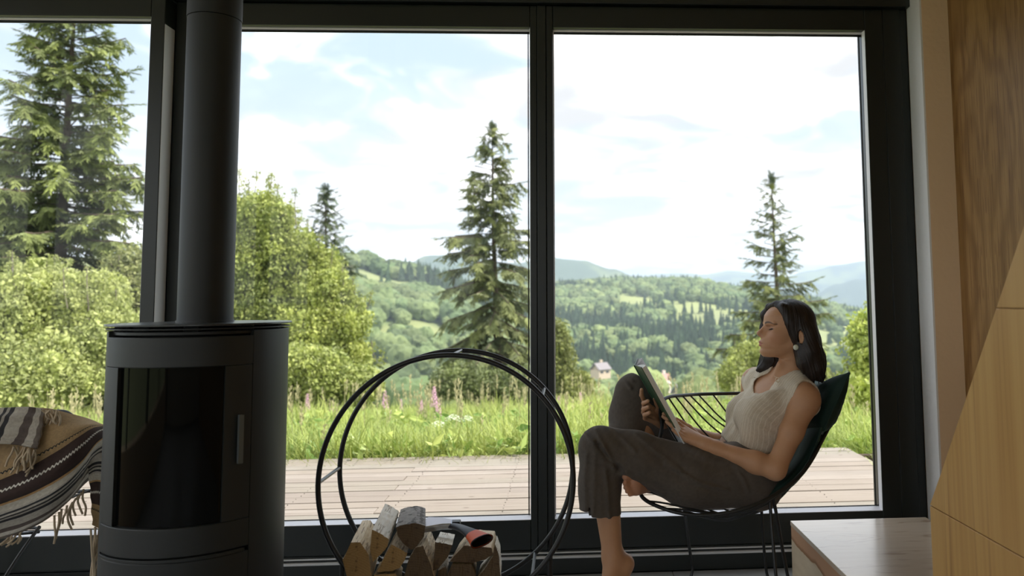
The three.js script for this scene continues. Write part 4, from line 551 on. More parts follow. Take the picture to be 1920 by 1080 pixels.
// ================================================================ the striped blanket
{
  const bands = [[0, [176, 146, 104]], [0.36, [176, 146, 104]], [0.372, 'z'], [0.392, [176, 146, 104]], [0.415, [62, 44, 38]], [0.47, [62, 44, 38]], [0.485, 'c'], [0.512, [62, 44, 38]], [0.575, [50, 38, 34]], [0.59, [188, 148, 98]], [0.605, [196, 188, 172]], [0.66, [176, 168, 156]], [0.68, [40, 40, 42]], [0.70, [186, 178, 164]], [0.72, [44, 42, 42]], [0.735, [170, 162, 150]], [0.75, [44, 42, 44]], [0.775, [190, 182, 168]], [0.83, [190, 182, 168]], [0.85, [96, 84, 78]], [0.89, [100, 88, 80]], [0.91, [206, 198, 184]], [0.95, [206, 198, 184]], [0.965, [120, 108, 98]], [1.01, [196, 188, 174]]];
  const bt = tex(1024, 1024, (u, v) => {
    const w = (fbm(u * 90, v * 90, 2, 2) - 0.5) * 0.16, vv = v + (fbm(u * 14, v * 3, 3, 2) - 0.5) * 0.004; let k = 0; while (k + 1 < bands.length && bands[k + 1][0] <= vv) k++; let c = bands[k][1];
    if (c === 'z') c = Math.abs(((u * 46) % 1) - 0.5) * 0.026 + bands[k][0] > vv - 0.004 && Math.abs(((u * 46) % 1) - 0.5) * 0.026 + bands[k][0] < vv + 0.006 ? [36, 40, 40] : [176, 146, 104];
    if (c === 'c') c = Math.abs(vv - 0.498 - 0.006 * Math.sin(u * 300)) < 0.007 ? [226, 220, 206] : [66, 52, 46];
    const weave = 0.86 + 0.14 * Math.sin(u * 1800) * Math.sin(v * 1400) + w; return [c[0] * weave, c[1] * weave, c[2] * weave];
  }, { mirror: false });
  const cloth = phy(0xffffff, 0.95, { map: bt, side: THREE.DoubleSide, sheen: 0.4, sheenColor: rgb(200, 180, 150), sheenRoughness: 0.7 });
  const sheet = (rows, vs, uR, n, m, ripple, seed, across = false) => {
    const curves = rows.map((r) => new THREE.CatmullRomCurve3(r.map((p) => at(...p)))), pos = [], uv = [], idx = [];
    const P = (i, j) => { const t = i / n, V4 = curves.map((c) => c.getPoint(j / m)), cc = new THREE.CatmullRomCurve3(V4); return cc.getPoint(t); };
    for (const s of [0, 1]) for (let i = 0; i <= n; i++) for (let j = 0; j <= m; j++) { const p = P(i, j), b = ripple * (fbm(i / n * 4 + seed, j / m * 5, seed, 3) - 0.5) + ripple * 0.3 * Math.sin(i / n * 26 + 3 * j / m); p.z += b - s * 0.005; p.y += b * 0.25; pos.push(p.x, p.y, p.z); const q = i / n * (vs.length - 1), k = Math.min(vs.length - 2, Math.floor(q)); if (across) uv.push(i / n * 0.3, lerp(vs[0], vs[1], Math.pow(j / m, 0.9))); else uv.push(lerp(uR[0], uR[1], j / m), lerp(vs[k], vs[k + 1], q - k)); }
    const o = (n + 1) * (m + 1); for (let i = 0; i < n; i++) for (let j = 0; j < m; j++) { const a = i * (m + 1) + j; idx.push(a, a + m + 1, a + 1, a + 1, a + m + 1, a + m + 2, o + a, o + a + 1, o + a + m + 1, o + a + 1, o + a + m + 2, o + a + m + 1); }
    const bord = []; for (let i = 0; i < n; i++) bord.push([i * (m + 1), (i + 1) * (m + 1)], [(i + 1) * (m + 1) + m, i * (m + 1) + m]); for (let j = 0; j < m; j++) bord.push([j + 1, j], [n * (m + 1) + j, n * (m + 1) + j + 1]); for (const [a, b] of bord) idx.push(a, o + a, b, b, o + a, o + b);
    const G = new THREE.BufferGeometry(); G.setAttribute('position', new THREE.Float32BufferAttribute(pos, 3)); G.setAttribute('uv', new THREE.Float32BufferAttribute(uv, 2)); G.setIndex(idx); G.computeVertexNormals(); return G;
  };
  const g = group('blanket', [0, 0, 0], 'striped woollen blanket with fringe draped over the chair left of the stove', 'blanket');
  const Z = [0, 0, 0.005, 0.01, 0.005, -0.02, -0.07, -0.13], row = (z, l) => l.map(([x, y], i) => [x, y, z + Z[i]]);
  part('main_cloth', sheet([
    row(-2.84, [[-110, 790], [-60, 775], [0, 767], [50, 765], [95, 767], [140, 778], [170, 787], [192, 797]]),
    row(-2.785, [[-110, 850], [-60, 838], [0, 822], [50, 808], [98, 796], [140, 793], [170, 792], [193, 796]]),
    row(-2.745, [[-110, 935], [-60, 915], [0, 890], [50, 866], [100, 838], [140, 815], [170, 799], [195, 797]]),
    row(-2.735, [[-110, 965], [-60, 945], [0, 920], [55, 897], [110, 866], [150, 836], [178, 812], [200, 802]]),
    row(-2.73, [[-110, 990], [-60, 970], [0, 946], [55, 925], [110, 896], [148, 868], [182, 828], [208, 812]]),
    row(-2.735, [[-110, 1012], [-60, 995], [0, 970], [55, 950], [105, 926], [142, 896], [176, 852], [209, 832]]),
    row(-2.75, [[-110, 1030], [-60, 1012], [0, 990], [50, 975], [98, 952], [138, 918], [170, 874], [210, 852]]),
    row(-2.775, [[-110, 1050], [-60, 1032], [0, 1012], [36, 1001], [86, 976], [122, 946], [162, 904], [209, 872]])],
  [0, 0.2, 0.38, 0.49, 0.59, 0.70, 0.83, 1.0], [0, 1], 60, 90, 0.014, 3), cloth, g);
  part('hanging_end', sheet([
    [[163, 862, -2.805], [180, 850, -2.82], [196, 846, -2.84], [214, 846, -2.87]],
    [[166, 893, -2.79], [180, 888, -2.80], [198, 890, -2.825], [214, 893, -2.86]],
    [[170, 925, -2.785], [184, 924, -2.79], [199, 930, -2.815], [213, 936, -2.855]],
    [[172, 955, -2.78], [184, 960, -2.79], [198, 968, -2.81], [212, 974, -2.85]],
    [[174, 984, -2.78], [184, 990, -2.79], [196, 994, -2.81], [211, 996, -2.85]]], [0.86, 0.66, 0.49, 0.37, 0.2], [0, 0.35], 40, 26, 0.010, 9), cloth, g);
  part('turned_flap', sheet([
    [[-110, 775, -2.80], [-40, 768, -2.80], [20, 764, -2.80], [62, 764, -2.80], [82, 768, -2.81]],
    [[-110, 800, -2.755], [-50, 792, -2.755], [4, 788, -2.75], [50, 792, -2.755], [79, 797, -2.76]],
    [[-110, 830, -2.725], [-60, 822, -2.725], [-8, 818, -2.72], [38, 822, -2.725], [74, 826, -2.73]],
    [[-110, 848, -2.715], [-66, 840, -2.715], [-14, 833, -2.71], [28, 834, -2.715], [70, 842, -2.72]]], [0.45, 1.0], [0, 1], 30, 50, 0.008, 5, true), cloth, g);
  const fr = [], r = rng(61), hang = (x, y, z, len, dx = 0) => { const a = at(x, y, z); const q = (t) => V(a.x + dx * t + 0.006 * Math.sin(t * 5 + x), a.y - len * t, a.z + 0.008 * Math.cos(t * 4 + y)); fr.push(tube([q(0), q(0.33), q(0.66), q(1)], 0.0035, 10, 5)); };
  for (let i = 0; i < 14; i++) hang(174 + i * 2.7 + r() * 1.4, 986 + r() * 8, -2.785 - i * 0.004, 0.15 + 0.07 * r(), 0.01 * (r() - 0.5));
  for (let i = 0; i < 9; i++) hang(104 + i * 7 + r() * 2, 966 - i * 6.2, -2.77 - i * 0.004, 0.06 + 0.035 * r(), -0.02 * r());
  for (let i = 0; i < 6; i++) hang(18 + i * 6, 1002 - i * 2, -2.768, 0.03 + 0.02 * r(), -0.03);
  for (let i = 0; i < 11; i++) hang(26 + i * 4.2 + r() * 2, 836 + i * 0.7, -2.712, 0.06 + 0.03 * r(), -0.03 * r());
  for (let i = 0; i < 9; i++) hang(80 + i * 3 + r() * 2, 768 + r() * 3, -2.79, 0.03 + 0.05 * r(), 0.02 * r());
  part('fringe', merge(fr), std(rgb(176, 158, 132), 0.95), g).userData.kind = 'stuff';
}
// ================================================================ signed distance fields turned into meshes (surface nets)
function meshField(f, lo, hi, h, colorOf) {
  const nx = Math.ceil((hi.x - lo.x) / h) + 1, ny = Math.ceil((hi.y - lo.y) / h) + 1, nz = Math.ceil((hi.z - lo.z) / h) + 1, val = new Float32Array(nx * ny * nz).fill(1), B = 4, id = (i, j, k) => (k * ny + j) * nx + i;
  for (let k = 0; k < nz; k += B) for (let j = 0; j < ny; j += B) for (let i = 0; i < nx; i += B) {
    const c = f(lo.x + (i + B / 2) * h, lo.y + (j + B / 2) * h, lo.z + (k + B / 2) * h), far = Math.abs(c) > B * h * 2.6 + 0.004;
    for (let c2 = k; c2 < Math.min(nz, k + B); c2++) for (let b = j; b < Math.min(ny, j + B); b++) for (let a = i; a < Math.min(nx, i + B); a++) val[id(a, b, c2)] = far ? c : f(lo.x + a * h, lo.y + b * h, lo.z + c2 * h);
  }
  const vid = new Int32Array(nx * ny * nz).fill(-1), pos = [], idx = [], E = [[0, 1], [2, 3], [4, 5], [6, 7], [0, 2], [1, 3], [4, 6], [5, 7], [0, 4], [1, 5], [2, 6], [3, 7]], v = new Float32Array(8);
  for (let k = 0; k < nz - 1; k++) for (let j = 0; j < ny - 1; j++) for (let i = 0; i < nx - 1; i++) {
    let m = 0; for (let q = 0; q < 8; q++) { v[q] = val[id(i + (q & 1), j + ((q >> 1) & 1), k + (q >> 2))]; if (v[q] < 0) m++; } if (m === 0 || m === 8) continue;
    let x = 0, y = 0, z = 0, n = 0; for (const [a, b] of E) if ((v[a] < 0) !== (v[b] < 0)) { const t = v[a] / (v[a] - v[b]); x += (a & 1) + t * ((b & 1) - (a & 1)); y += ((a >> 1) & 1) + t * (((b >> 1) & 1) - ((a >> 1) & 1)); z += (a >> 2) + t * ((b >> 2) - (a >> 2)); n++; }
    vid[id(i, j, k)] = pos.length / 3; pos.push(lo.x + (i + x / n) * h, lo.y + (j + y / n) * h, lo.z + (k + z / n) * h);
  }
  const quad = (a, b, c, d, flip) => { if (a < 0 || b < 0 || c < 0 || d < 0) return; flip ? idx.push(a, c, b, a, d, c) : idx.push(a, b, c, a, c, d); };
  for (let k = 1; k < nz - 1; k++) for (let j = 1; j < ny - 1; j++) for (let i = 1; i < nx - 1; i++) {
    const s = val[id(i, j, k)] < 0;
    if (s !== val[id(i + 1, j, k)] < 0) quad(vid[id(i, j - 1, k - 1)], vid[id(i, j, k - 1)], vid[id(i, j, k)], vid[id(i, j - 1, k)], !s);
    if (s !== val[id(i, j + 1, k)] < 0) quad(vid[id(i - 1, j, k - 1)], vid[id(i - 1, j, k)], vid[id(i, j, k)], vid[id(i, j, k - 1)], !s);
    if (s !== val[id(i, j, k + 1)] < 0) quad(vid[id(i - 1, j - 1, k)], vid[id(i, j - 1, k)], vid[id(i, j, k)], vid[id(i - 1, j, k)], !s);
  }
  const g = new THREE.BufferGeometry(); g.setAttribute('position', new THREE.Float32BufferAttribute(pos, 3)); g.setIndex(idx); g.computeVertexNormals();
  if (colorOf) { const c = new Float32Array(pos.length); for (let i = 0; i < pos.length; i += 3) c.set(colorOf(pos[i], pos[i + 1], pos[i + 2]), i); g.setAttribute('color', new THREE.BufferAttribute(c, 3)); }
  return g;
}
const smin = (a, b, k) => { const h = Math.max(k - Math.abs(a - b), 0) / k; return Math.min(a, b) - h * h * k * 0.25; };
const smax = (a, b, k) => -smin(-a, -b, k);
// tapered capsule
function cap(a, b, ra, rb) { const bx = b.x - a.x, by = b.y - a.y, bz = b.z - a.z, L = bx * bx + by * by + bz * bz || 1e-9; return (x, y, z) => { const px = x - a.x, py = y - a.y, pz = z - a.z, t = clamp((px * bx + py * by + pz * bz) / L), dx = px - bx * t, dy = py - by * t, dz = pz - bz * t; return Math.sqrt(dx * dx + dy * dy + dz * dz) - (ra + (rb - ra) * t); }; }
// ellipsoid with axes X, Y, Z (unit vectors) and radii
function ell(c, r, X = V(1, 0, 0), Y = V(0, 1, 0), Z = V(0, 0, 1)) { return (x, y, z) => { const px = x - c.x, py = y - c.y, pz = z - c.z, a = (px * X.x + py * X.y + pz * X.z) / r[0], b = (px * Y.x + py * Y.y + pz * Y.z) / r[1], d = (px * Z.x + py * Z.y + pz * Z.z) / r[2], k0 = Math.sqrt(a * a + b * b + d * d), k1 = Math.sqrt(a * a / r[0] / r[0] + b * b / r[1] / r[1] + d * d / r[2] / r[2]); return k1 < 1e-6 ? -Math.min(...r) : k0 * (k0 - 1) / k1; }; }
const uni = (list, k) => (x, y, z) => { let d = 1e9; for (const f of list) { const e = f(x, y, z); d = d === 1e9 ? e : smin(d, e, k); } return d; };
const chain = (pts, rs) => pts.slice(1).map((p, i) => cap(pts[i], p, rs[i], rs[i + 1]));

// ================================================================ the woman
{
  const P = at, g = group('person', [0, 0, 0], 'barefoot woman in linen top and grey-brown trousers sitting in wire chair with a book', 'person');
  // ---- head in its own axes: f forward (-x), u up, s towards the room
  const O = P(1487, 615, -3.06), hv = (f, u, s) => V(O.x - f, O.y + u, O.z + s);
  const front = [[-0.118, 0.030], [-0.113, 0.055], [-0.108, 0.088], [-0.101, 0.112], [-0.092, 0.128], [-0.084, 0.1300], [-0.077, 0.1255], [-0.068, 0.130], [-0.050, 0.130], [-0.036, 0.1245], [-0.012, 0.108], [0.008, 0.106], [0.02, 0.1105], [0.031, 0.113], [0.049, 0.110], [0.066, 0.099], [0.085, 0.078], [0.1, 0.045], [0.107, 0.012]];
  const back = [[-0.118, 0.035], [-0.1, 0.012], [-0.07, -0.015], [-0.04, -0.066], [0, -0.080], [0.05, -0.076], [0.085, -0.05], [0.1, -0.022], [0.107, 0]];
  const wid = [[-0.118, 0.012], [-0.108, 0.028], [-0.09, 0.042], [-0.07, 0.053], [-0.05, 0.060], [-0.03, 0.065], [0, 0.071], [0.02, 0.073], [0.05, 0.071], [0.085, 0.052], [0.1, 0.03], [0.107, 0.008]];
  const LIN = (pts, x) => { if (x <= pts[0][0]) return pts[0][1]; for (let i = 1; i < pts.length; i++) if (x <= pts[i][0]) { const t = (x - pts[i - 1][0]) / (pts[i][0] - pts[i - 1][0]); return lerp(pts[i - 1][1], pts[i][1], t); } return pts[pts.length - 1][1]; };
  const smoothTab = (pts) => { const n = 240, lo2 = -0.125, hi2 = 0.115, t = new Float32Array(n + 1); for (let i = 0; i <= n; i++) { let s = 0, w = 0; for (let k = -6; k <= 6; k++) { const g2 = Math.exp(-k * k / 10); s += g2 * LIN(pts, lo2 + (i + k) / n * (hi2 - lo2)); w += g2; } t[i] = s / w; } return (u) => { const q = clamp((u - lo2) / (hi2 - lo2)) * n, i = Math.min(n - 1, Math.floor(q)); return lerp(t[i], t[i + 1], q - i); }; };
  const fF = smoothTab(front), fB = smoothTab(back), fW = smoothTab(wid);
  const skull = (f, u, s) => { const uc = clamp(u, -0.116, 0.106), a = fF(uc), b = fB(uc), c = (a + b) / 2, w = fW(uc), L = (a - b) / 2, q = Math.pow(Math.pow(Math.abs((f - c) / L), 2.15) + Math.pow(Math.abs(s / w), 2.15), 1 / 2.15); let d = (q - 1) * Math.min(L, w) * 0.85; return Math.max(d, Math.abs(u - uc) > 0 ? Math.hypot(Math.max(d, 0), Math.abs(u - uc)) : d); };
  const hc = (a, b, ra, rb) => cap(V(...a), V(...b), ra, rb), he = (c, r, X, Y, Z) => ell(V(...c), r, X, Y, Z);
  const nose = uni([hc([0.106, 0.012, 0], [0.1305, -0.0165, 0], 0.0062, 0.0085), hc([0.096, 0.014, 0], [0.110, -0.018, 0], 0.0115, 0.0135), he([0.1315, -0.0195, 0], [0.0105, 0.0092, 0.0098]), hc([0.116, -0.026, 0.0105], [0.121, -0.0255, 0.0098], 0.0075, 0.007), hc([0.116, -0.026, -0.0105], [0.121, -0.0255, -0.0098], 0.0075, 0.007), hc([0.112, -0.029, 0], [0.126, -0.0265, 0], 0.006, 0.0055)], 0.008);
  const lips = uni([hc([0.1305, -0.0515, 0.004], [0.1185, -0.0565, 0.0235], 0.0042, 0.0020), hc([0.1305, -0.0515, -0.004], [0.1185, -0.0565, -0.0235], 0.0048, 0.0022), hc([0.1295, -0.0625, 0.005], [0.1180, -0.0575, 0.0225], 0.0056, 0.002), hc([0.1295, -0.0625, -0.005], [0.1180, -0.0575, -0.0225], 0.0056, 0.002)], 0.004);
  const cheekL = he([0.070, -0.024, 0.046], [0.028, 0.022, 0.018]), chin = he([0.111, -0.093, 0], [0.017, 0.016, 0.021]), jaw = hc([0.012, -0.060, 0.046], [0.095, -0.098, 0.016], 0.015, 0.011);
  const socket = he([0.110, 0.002, 0.035], [0.017, 0.0115, 0.017]), lid = he([0.0785, 0.0015, 0.032], [0.0165, 0.0115, 0.0165]), browR = hc([0.108, 0.0185, 0.014], [0.088, 0.021, 0.052], 0.004, 0.003);
  const mouthCut = hc([0.139, -0.0572, 0], [0.122, -0.0575, 0.0235], 0.0013, 0.0009);
  const earX = V(0.94, -0.25, 0.22).normalize(), ear = he([-0.010, -0.034, 0.082], [0.0135, 0.029, 0.011], V(0.93, -0.2, 0.3).normalize(), V(0.2, 0.98, 0).normalize(), V(-0.3, 0, 0.95).normalize()), earIn = he([-0.004, -0.031, 0.096], [0.0075, 0.018, 0.007]), lobe = he([0.004, -0.060, 0.076], [0.009, 0.011, 0.0085]);
  const headF = (x, y, z) => {
    const f = O.x - x, u = y - O.y, s = z - O.z, S = Math.abs(s); let d = skull(f, u, s);
    if (d > 0.06) return d;
    d = smin(d, cheekL(f, u, S), 0.022); d = smin(d, jaw(f, u, S), 0.02); d = smin(d, chin(f, u, s), 0.014);
    d = smax(d, -socket(f, u, S), 0.012); d = smin(d, browR(f, u, S), 0.012); d = smin(d, lid(f, u, S), 0.005);
    d = smin(d, nose(f, u, s), 0.009); d = smin(d, lips(f, u, s), 0.005); d = smax(d, -mouthCut(f, u, S), 0.0022);
    const e = smin(smax(ear(f, u, S), -earIn(f, u, S), 0.004), lobe(f, u, S), 0.006); return smin(d, e, 0.006);
  };
  // ---- torso
  const shL = P(1509, 752, -2.945), shR = P(1415, 716, -3.265), neckB = P(1488, 726, -3.095), pel = P(1395, 893, -3.08), up = neckB.clone().sub(pel).normalize(), lat = shL.clone().sub(shR); lat.addScaledVector(up, -lat.dot(up)).normalize(); const fwd = V(0, 0, 0).crossVectors(lat, up).normalize();   // chest direction
  if (fwd.x > 0) fwd.negate();
  const latP = V(0.12, 0, 1).normalize();
  const torso = uni([ell(pel, [0.115, 0.10, 0.165], fwd, up, latP), ell(P(1402, 842, -3.085), [0.092, 0.10, 0.128], fwd, up, lat), ell(P(1434, 790, -3.095), [0.100, 0.115, 0.138], fwd, up, lat), ell(P(1462, 748, -3.10), [0.080, 0.075, 0.135], fwd, up, lat), cap(shL, shR, 0.047, 0.045), cap(P(1486, 700, -3.075), P(1507, 742, -2.97), 0.036, 0.038), cap(P(1480, 697, -3.10), P(1428, 712, -3.235), 0.034, 0.036)], 0.06);
  const bust = uni([ell(P(1410, 778, -3.0), [0.060, 0.062, 0.062], fwd, up, lat), ell(P(1395, 773, -3.165), [0.062, 0.058, 0.062], fwd, up, lat)], 0.03);
  const trunk = (x, y, z) => smin(torso(x, y, z), bust(x, y, z), 0.035);
  const neck = uni([cap(P(1484, 655, -3.062), P(1489, 728, -3.09), 0.047, 0.050), cap(P(1462, 684, -3.045), P(1452, 722, -3.09), 0.012, 0.011)], 0.03);
  // ---- arms
  const elL = P(1454, 880, -2.87), wrL = P(1322, 834, -2.93), elR = P(1388, 846, -3.34), wrR = P(1252, 801, -3.15);
  const mid = (a, b, t) => a.clone().lerp(b, t);
  const armL = uni([...chain([shL, mid(shL, elL, 0.45), elL], [0.050, 0.0415, 0.036]), ...chain([elL, mid(elL, wrL, 0.28), mid(elL, wrL, 0.85), wrL], [0.036, 0.0375, 0.026, 0.0255])], 0.022);
  const armR = uni([...chain([shR, mid(shR, elR, 0.45), elR], [0.050, 0.044, 0.038]), ...chain([elR, mid(elR, wrR, 0.3), wrR], [0.039, 0.040, 0.026])], 0.02);
  const ph = (l) => l.map((a) => P(...a));
  const handL = (() => {
    const k = [[1283, 803, -2.985], [1281, 809, -2.965], [1283, 816, -2.947], [1288, 825, -2.932]].map((a) => P(...a)), tips = [[[1264, 788, -2.992], [1253, 781, -2.997], [1244, 776, -2.999]], [[1263, 794, -2.973], [1252, 787, -2.976], [1243, 781, -2.978]], [[1268, 804, -2.954], [1258, 797, -2.957], [1250, 791, -2.96]], [[1276, 816, -2.938], [1269, 811, -2.94], [1262, 806, -2.942]]];
    const parts = tips.map((t, i) => uni(chain([k[i], ...ph(t)], [0.0098, 0.0086, 0.0078, 0.0066]), 0.004)), palm = uni([cap(wrL, k[0], 0.024, 0.0115), cap(wrL, k[1], 0.024, 0.0115), cap(wrL, k[2], 0.023, 0.011), cap(wrL, k[3], 0.022, 0.010)], 0.014), thumb = uni(chain(ph([[1312, 822, -2.985], [1292, 802, -3.015], [1278, 793, -3.028], [1268, 786, -3.03]]), [0.015, 0.0115, 0.010, 0.0078]), 0.006);
    return (x, y, z) => { let d = palm(x, y, z); for (const f of parts) d = smin(d, f(x, y, z), 0.004); return smin(d, thumb(x, y, z), 0.01); };
  })();
  const handR = (() => {
    const k = [[1222, 766, -3.115], [1222, 775, -3.10], [1224, 784, -3.085], [1229, 792, -3.075]].map((a) => P(...a)), tips = [[[1208, 752, -3.085], [1203, 741, -3.055], [1203, 731, -3.035]], [[1208, 762, -3.07], [1207, 756, -3.035], [1215, 752, -3.01]], [[1207, 773, -3.055], [1207, 767, -3.022], [1216, 763, -2.998]], [[1210, 784, -3.045], [1209, 778, -3.018], [1218, 774, -2.996]]];
    const parts = tips.map((t, i) => uni(chain([k[i], ...ph(t)], [0.0096, 0.0092, 0.0086, 0.0072]), 0.004)), palm = uni([cap(wrR, k[0], 0.023, 0.012), cap(wrR, k[1], 0.023, 0.012), cap(wrR, k[2], 0.022, 0.0115), cap(wrR, k[3], 0.021, 0.011)], 0.014), thumb = uni(chain(ph([[1243, 790, -3.13], [1237, 768, -3.10], [1232, 756, -3.085], [1228, 748, -3.075]]), [0.014, 0.0115, 0.010, 0.0078]), 0.006);
    return (x, y, z) => { let d = palm(x, y, z); for (const f of parts) d = smin(d, f(x, y, z), 0.0035); return smin(d, thumb(x, y, z), 0.01); };
  })();
  // ---- legs and feet
  const hipL = P(1376, 893, -2.985), knL = P(1124, 842, -2.885), anL = P(1149, 1043, -2.875), hipR = P(1386, 880, -3.18), knR = P(1191, 738, -3.22), anR = P(1220, 903, -2.98);
  const legL = uni([...chain([hipL, knL], [0.075, 0.05]), ...chain([knL, P(1134, 905, -2.89), anL], [0.048, 0.050, 0.034])], 0.02), legR = uni([...chain([hipR, P(1300, 864, -3.16), P(1222, 800, -3.19), knR], [0.075, 0.06, 0.05, 0.05]), ...chain([knR, P(1203, 800, -3.16), anR], [0.048, 0.05, 0.034])], 0.02);
  const footL = (() => { const heel = P(1171, 1057, -2.885), ball = P(1136, 1150, -2.80), T = (i) => V(ball.x - 0.025 + 0.0 * i, 0.011, ball.z + 0.055 - 0.012 * i); const l = [cap(anL, heel, 0.030, 0.029), cap(heel, P(1150, 1118, -2.84), 0.029, 0.034), cap(anL, ball, 0.032, 0.026), cap(P(1150, 1118, -2.84), ball, 0.034, 0.028)]; const foot = uni(l, 0.025); const toes = [0, 1, 2, 3, 4].map((i) => cap(V(ball.x - 0.03 + i * 0.0165, ball.y, ball.z + 0.01), V(ball.x - 0.035 + i * 0.019, 0.014 - (i ? 0.003 : 0), ball.z + 0.058 - i * 0.007), 0.016 - 0.0015 * i, 0.0125 - 0.001 * i)); return (x, y, z) => { let d = foot(x, y, z); for (const t of toes) d = smin(d, t(x, y, z), 0.006); return d; }; })();
  const footR = (() => { const ball = P(1190, 907, -2.865), bt = P(1187, 897, -2.865), lt = P(1192, 919, -2.87); const foot = uni([cap(anR, bt, 0.030, 0.024), cap(anR, ball, 0.030, 0.026), cap(anR, lt, 0.03, 0.019), cap(P(1240, 905, -3.08), anR, 0.026, 0.03)], 0.02); const tz = [[1173, 894, -2.835, 0.0125], [1172, 906, -2.832, 0.0090], [1173, 914, -2.835, 0.0086], [1176, 921, -2.84, 0.0082], [1181, 927, -2.845, 0.0076]], bz = [[1188, 896, -2.86], [1187, 906, -2.858], [1188, 913, -2.858], [1190, 919, -2.86], [1193, 924, -2.863]]; const toes = tz.map(([x, y, z, r], i) => cap(P(...bz[i]), P(x, y, z), r * 1.05, r)); return (x, y, z) => { let d = foot(x, y, z); for (const t of toes) d = smin(d, t(x, y, z), 0.005); return d; }; })();
  // ---- the whole body as one field
  const body = (x, y, z) => { let d = smin(trunk(x, y, z), neck(x, y, z), 0.035); d = smin(d, headF(x, y, z), 0.018); d = smin(d, armL(x, y, z), 0.03); d = smin(d, armR(x, y, z), 0.03); return d; };
  const all = (x, y, z) => { let d = body(x, y, z); if (x < 0.72) { d = smin(d, handL(x, y, z), 0.012); d = smin(d, handR(x, y, z), 0.012); } if (y < 0.76) { d = Math.min(d, smin(legL(x, y, z), footL(x, y, z), 0.02), smin(legR(x, y, z), footR(x, y, z), 0.02)); } return d; };
  // skin colour: lips, brows, flush on nose, cheeks, knuckles, toes
  const browC = (f, u, s) => { const t = clamp((s - 0.013) / 0.043), uu = 0.0195 + 0.0065 * Math.sin(t * 2.7) - 0.005 * t * t, w = lerp(0.0044, 0.0018, t); return s > 0.016 && s < 0.058 ? Math.abs(u - uu) / w : 9; };
  const base = [0.53, 0.285, 0.155];
  const skinC = (x, y, z) => {
    const f = O.x - x, u = y - O.y, s = z - O.z, S = Math.abs(s), n = 0.94 + 0.12 * fbm(x * 60, y * 60, z * 60, 3); let c = base.map((v) => v * n);
    if (Math.abs(u) < 0.14 && f > -0.1 && f < 0.16 && S < 0.1) {
      const dl = lips(f, u, s); if (dl < 0.0022 && f > 0.105) c = mix3(c, [0.42, 0.135, 0.115], 0.75 * (1 - smooth(0.0005, 0.0022, dl)));
      if (f > 0.07) { const b = browC(f, u, S); if (b < 1.4) c = mix3(c, [0.035, 0.022, 0.016], 0.85 * (1 - smooth(0.6, 1.4, b))); }
      const fl = Math.exp(-((f - 0.085) ** 2 + (u + 0.03) ** 2 + (S - 0.045) ** 2) / 0.0006); c = mix3(c, [0.56, 0.22, 0.15], 0.35 * fl);
      const fn2 = Math.exp(-((f - 0.13) ** 2 + (u + 0.02) ** 2 + s * s) / 0.0003); c = mix3(c, [0.55, 0.22, 0.15], 0.3 * fn2);
      const ey = Math.hypot((u - 0.0015) / 0.0115, (S - 0.031) / 0.019); if (f > 0.075 && ey < 1.2) c = mix3(c, [0.40, 0.20, 0.13], 0.35 * (1 - smooth(0.7, 1.2, ey)));
      if (vnoise(x * 300, y * 300, z * 300) > 0.86 && f > 0.04) c = mix3(c, [0.40, 0.19, 0.12], 0.2);
    }
    const toes = Math.hypot(x - 0.238, y - 0.49, z + 2.90); if (y < 0.56 && x < 0.34 && z > -2.97 && y > 0.42) c = mix3(c, [0.50, 0.20, 0.14], 0.35);
    return c;
  };
  const skin = phy(0xffffff, 0.5, { vertexColors: true, sheen: 0.25, sheenColor: new THREE.Color(0.9, 0.6, 0.5), sheenRoughness: 0.5 });
  const Bx = (pts, m) => { const b = new THREE.Box3().setFromPoints(pts); b.min.subScalar(m); b.max.addScalar(m); return b; };
  const geos = [], grid = (b, h) => geos.push(meshField(all, b.min, b.max, h, skinC));
  { // boxes that meet at a plane; neighbours overlap by a hair
    const headB = Bx([hv(0.15, 0.118, 0.09), hv(-0.095, -0.122, -0.09)], 0.004); grid(headB, 0.0021);
    const cut = headB.min.y; grid(new THREE.Box3(V(0.62, 0.40, -3.46), V(1.12, cut + 0.008, -2.78)), 0.006);
    grid(new THREE.Box3(V(0.50, 0.46, -3.42), V(0.626, 0.76, -2.85)), 0.0045);
    grid(new THREE.Box3(V(0.26, 0.5, -3.21), V(0.504, 0.82, -2.88)), 0.0026);
    grid(Bx([P(1160, 875, -2.81), P(1260, 940, -3.12)], 0.02), 0.0028);
    grid(new THREE.Box3(V(0.05, 0.0, -2.98), V(0.30, 0.42, -2.66)), 0.0042);
  }
  part('body', (() => { const l = geos.map((q) => q.toNonIndexed()); return mergeGeometries(l.map((q) => q)); })(), skin, g);
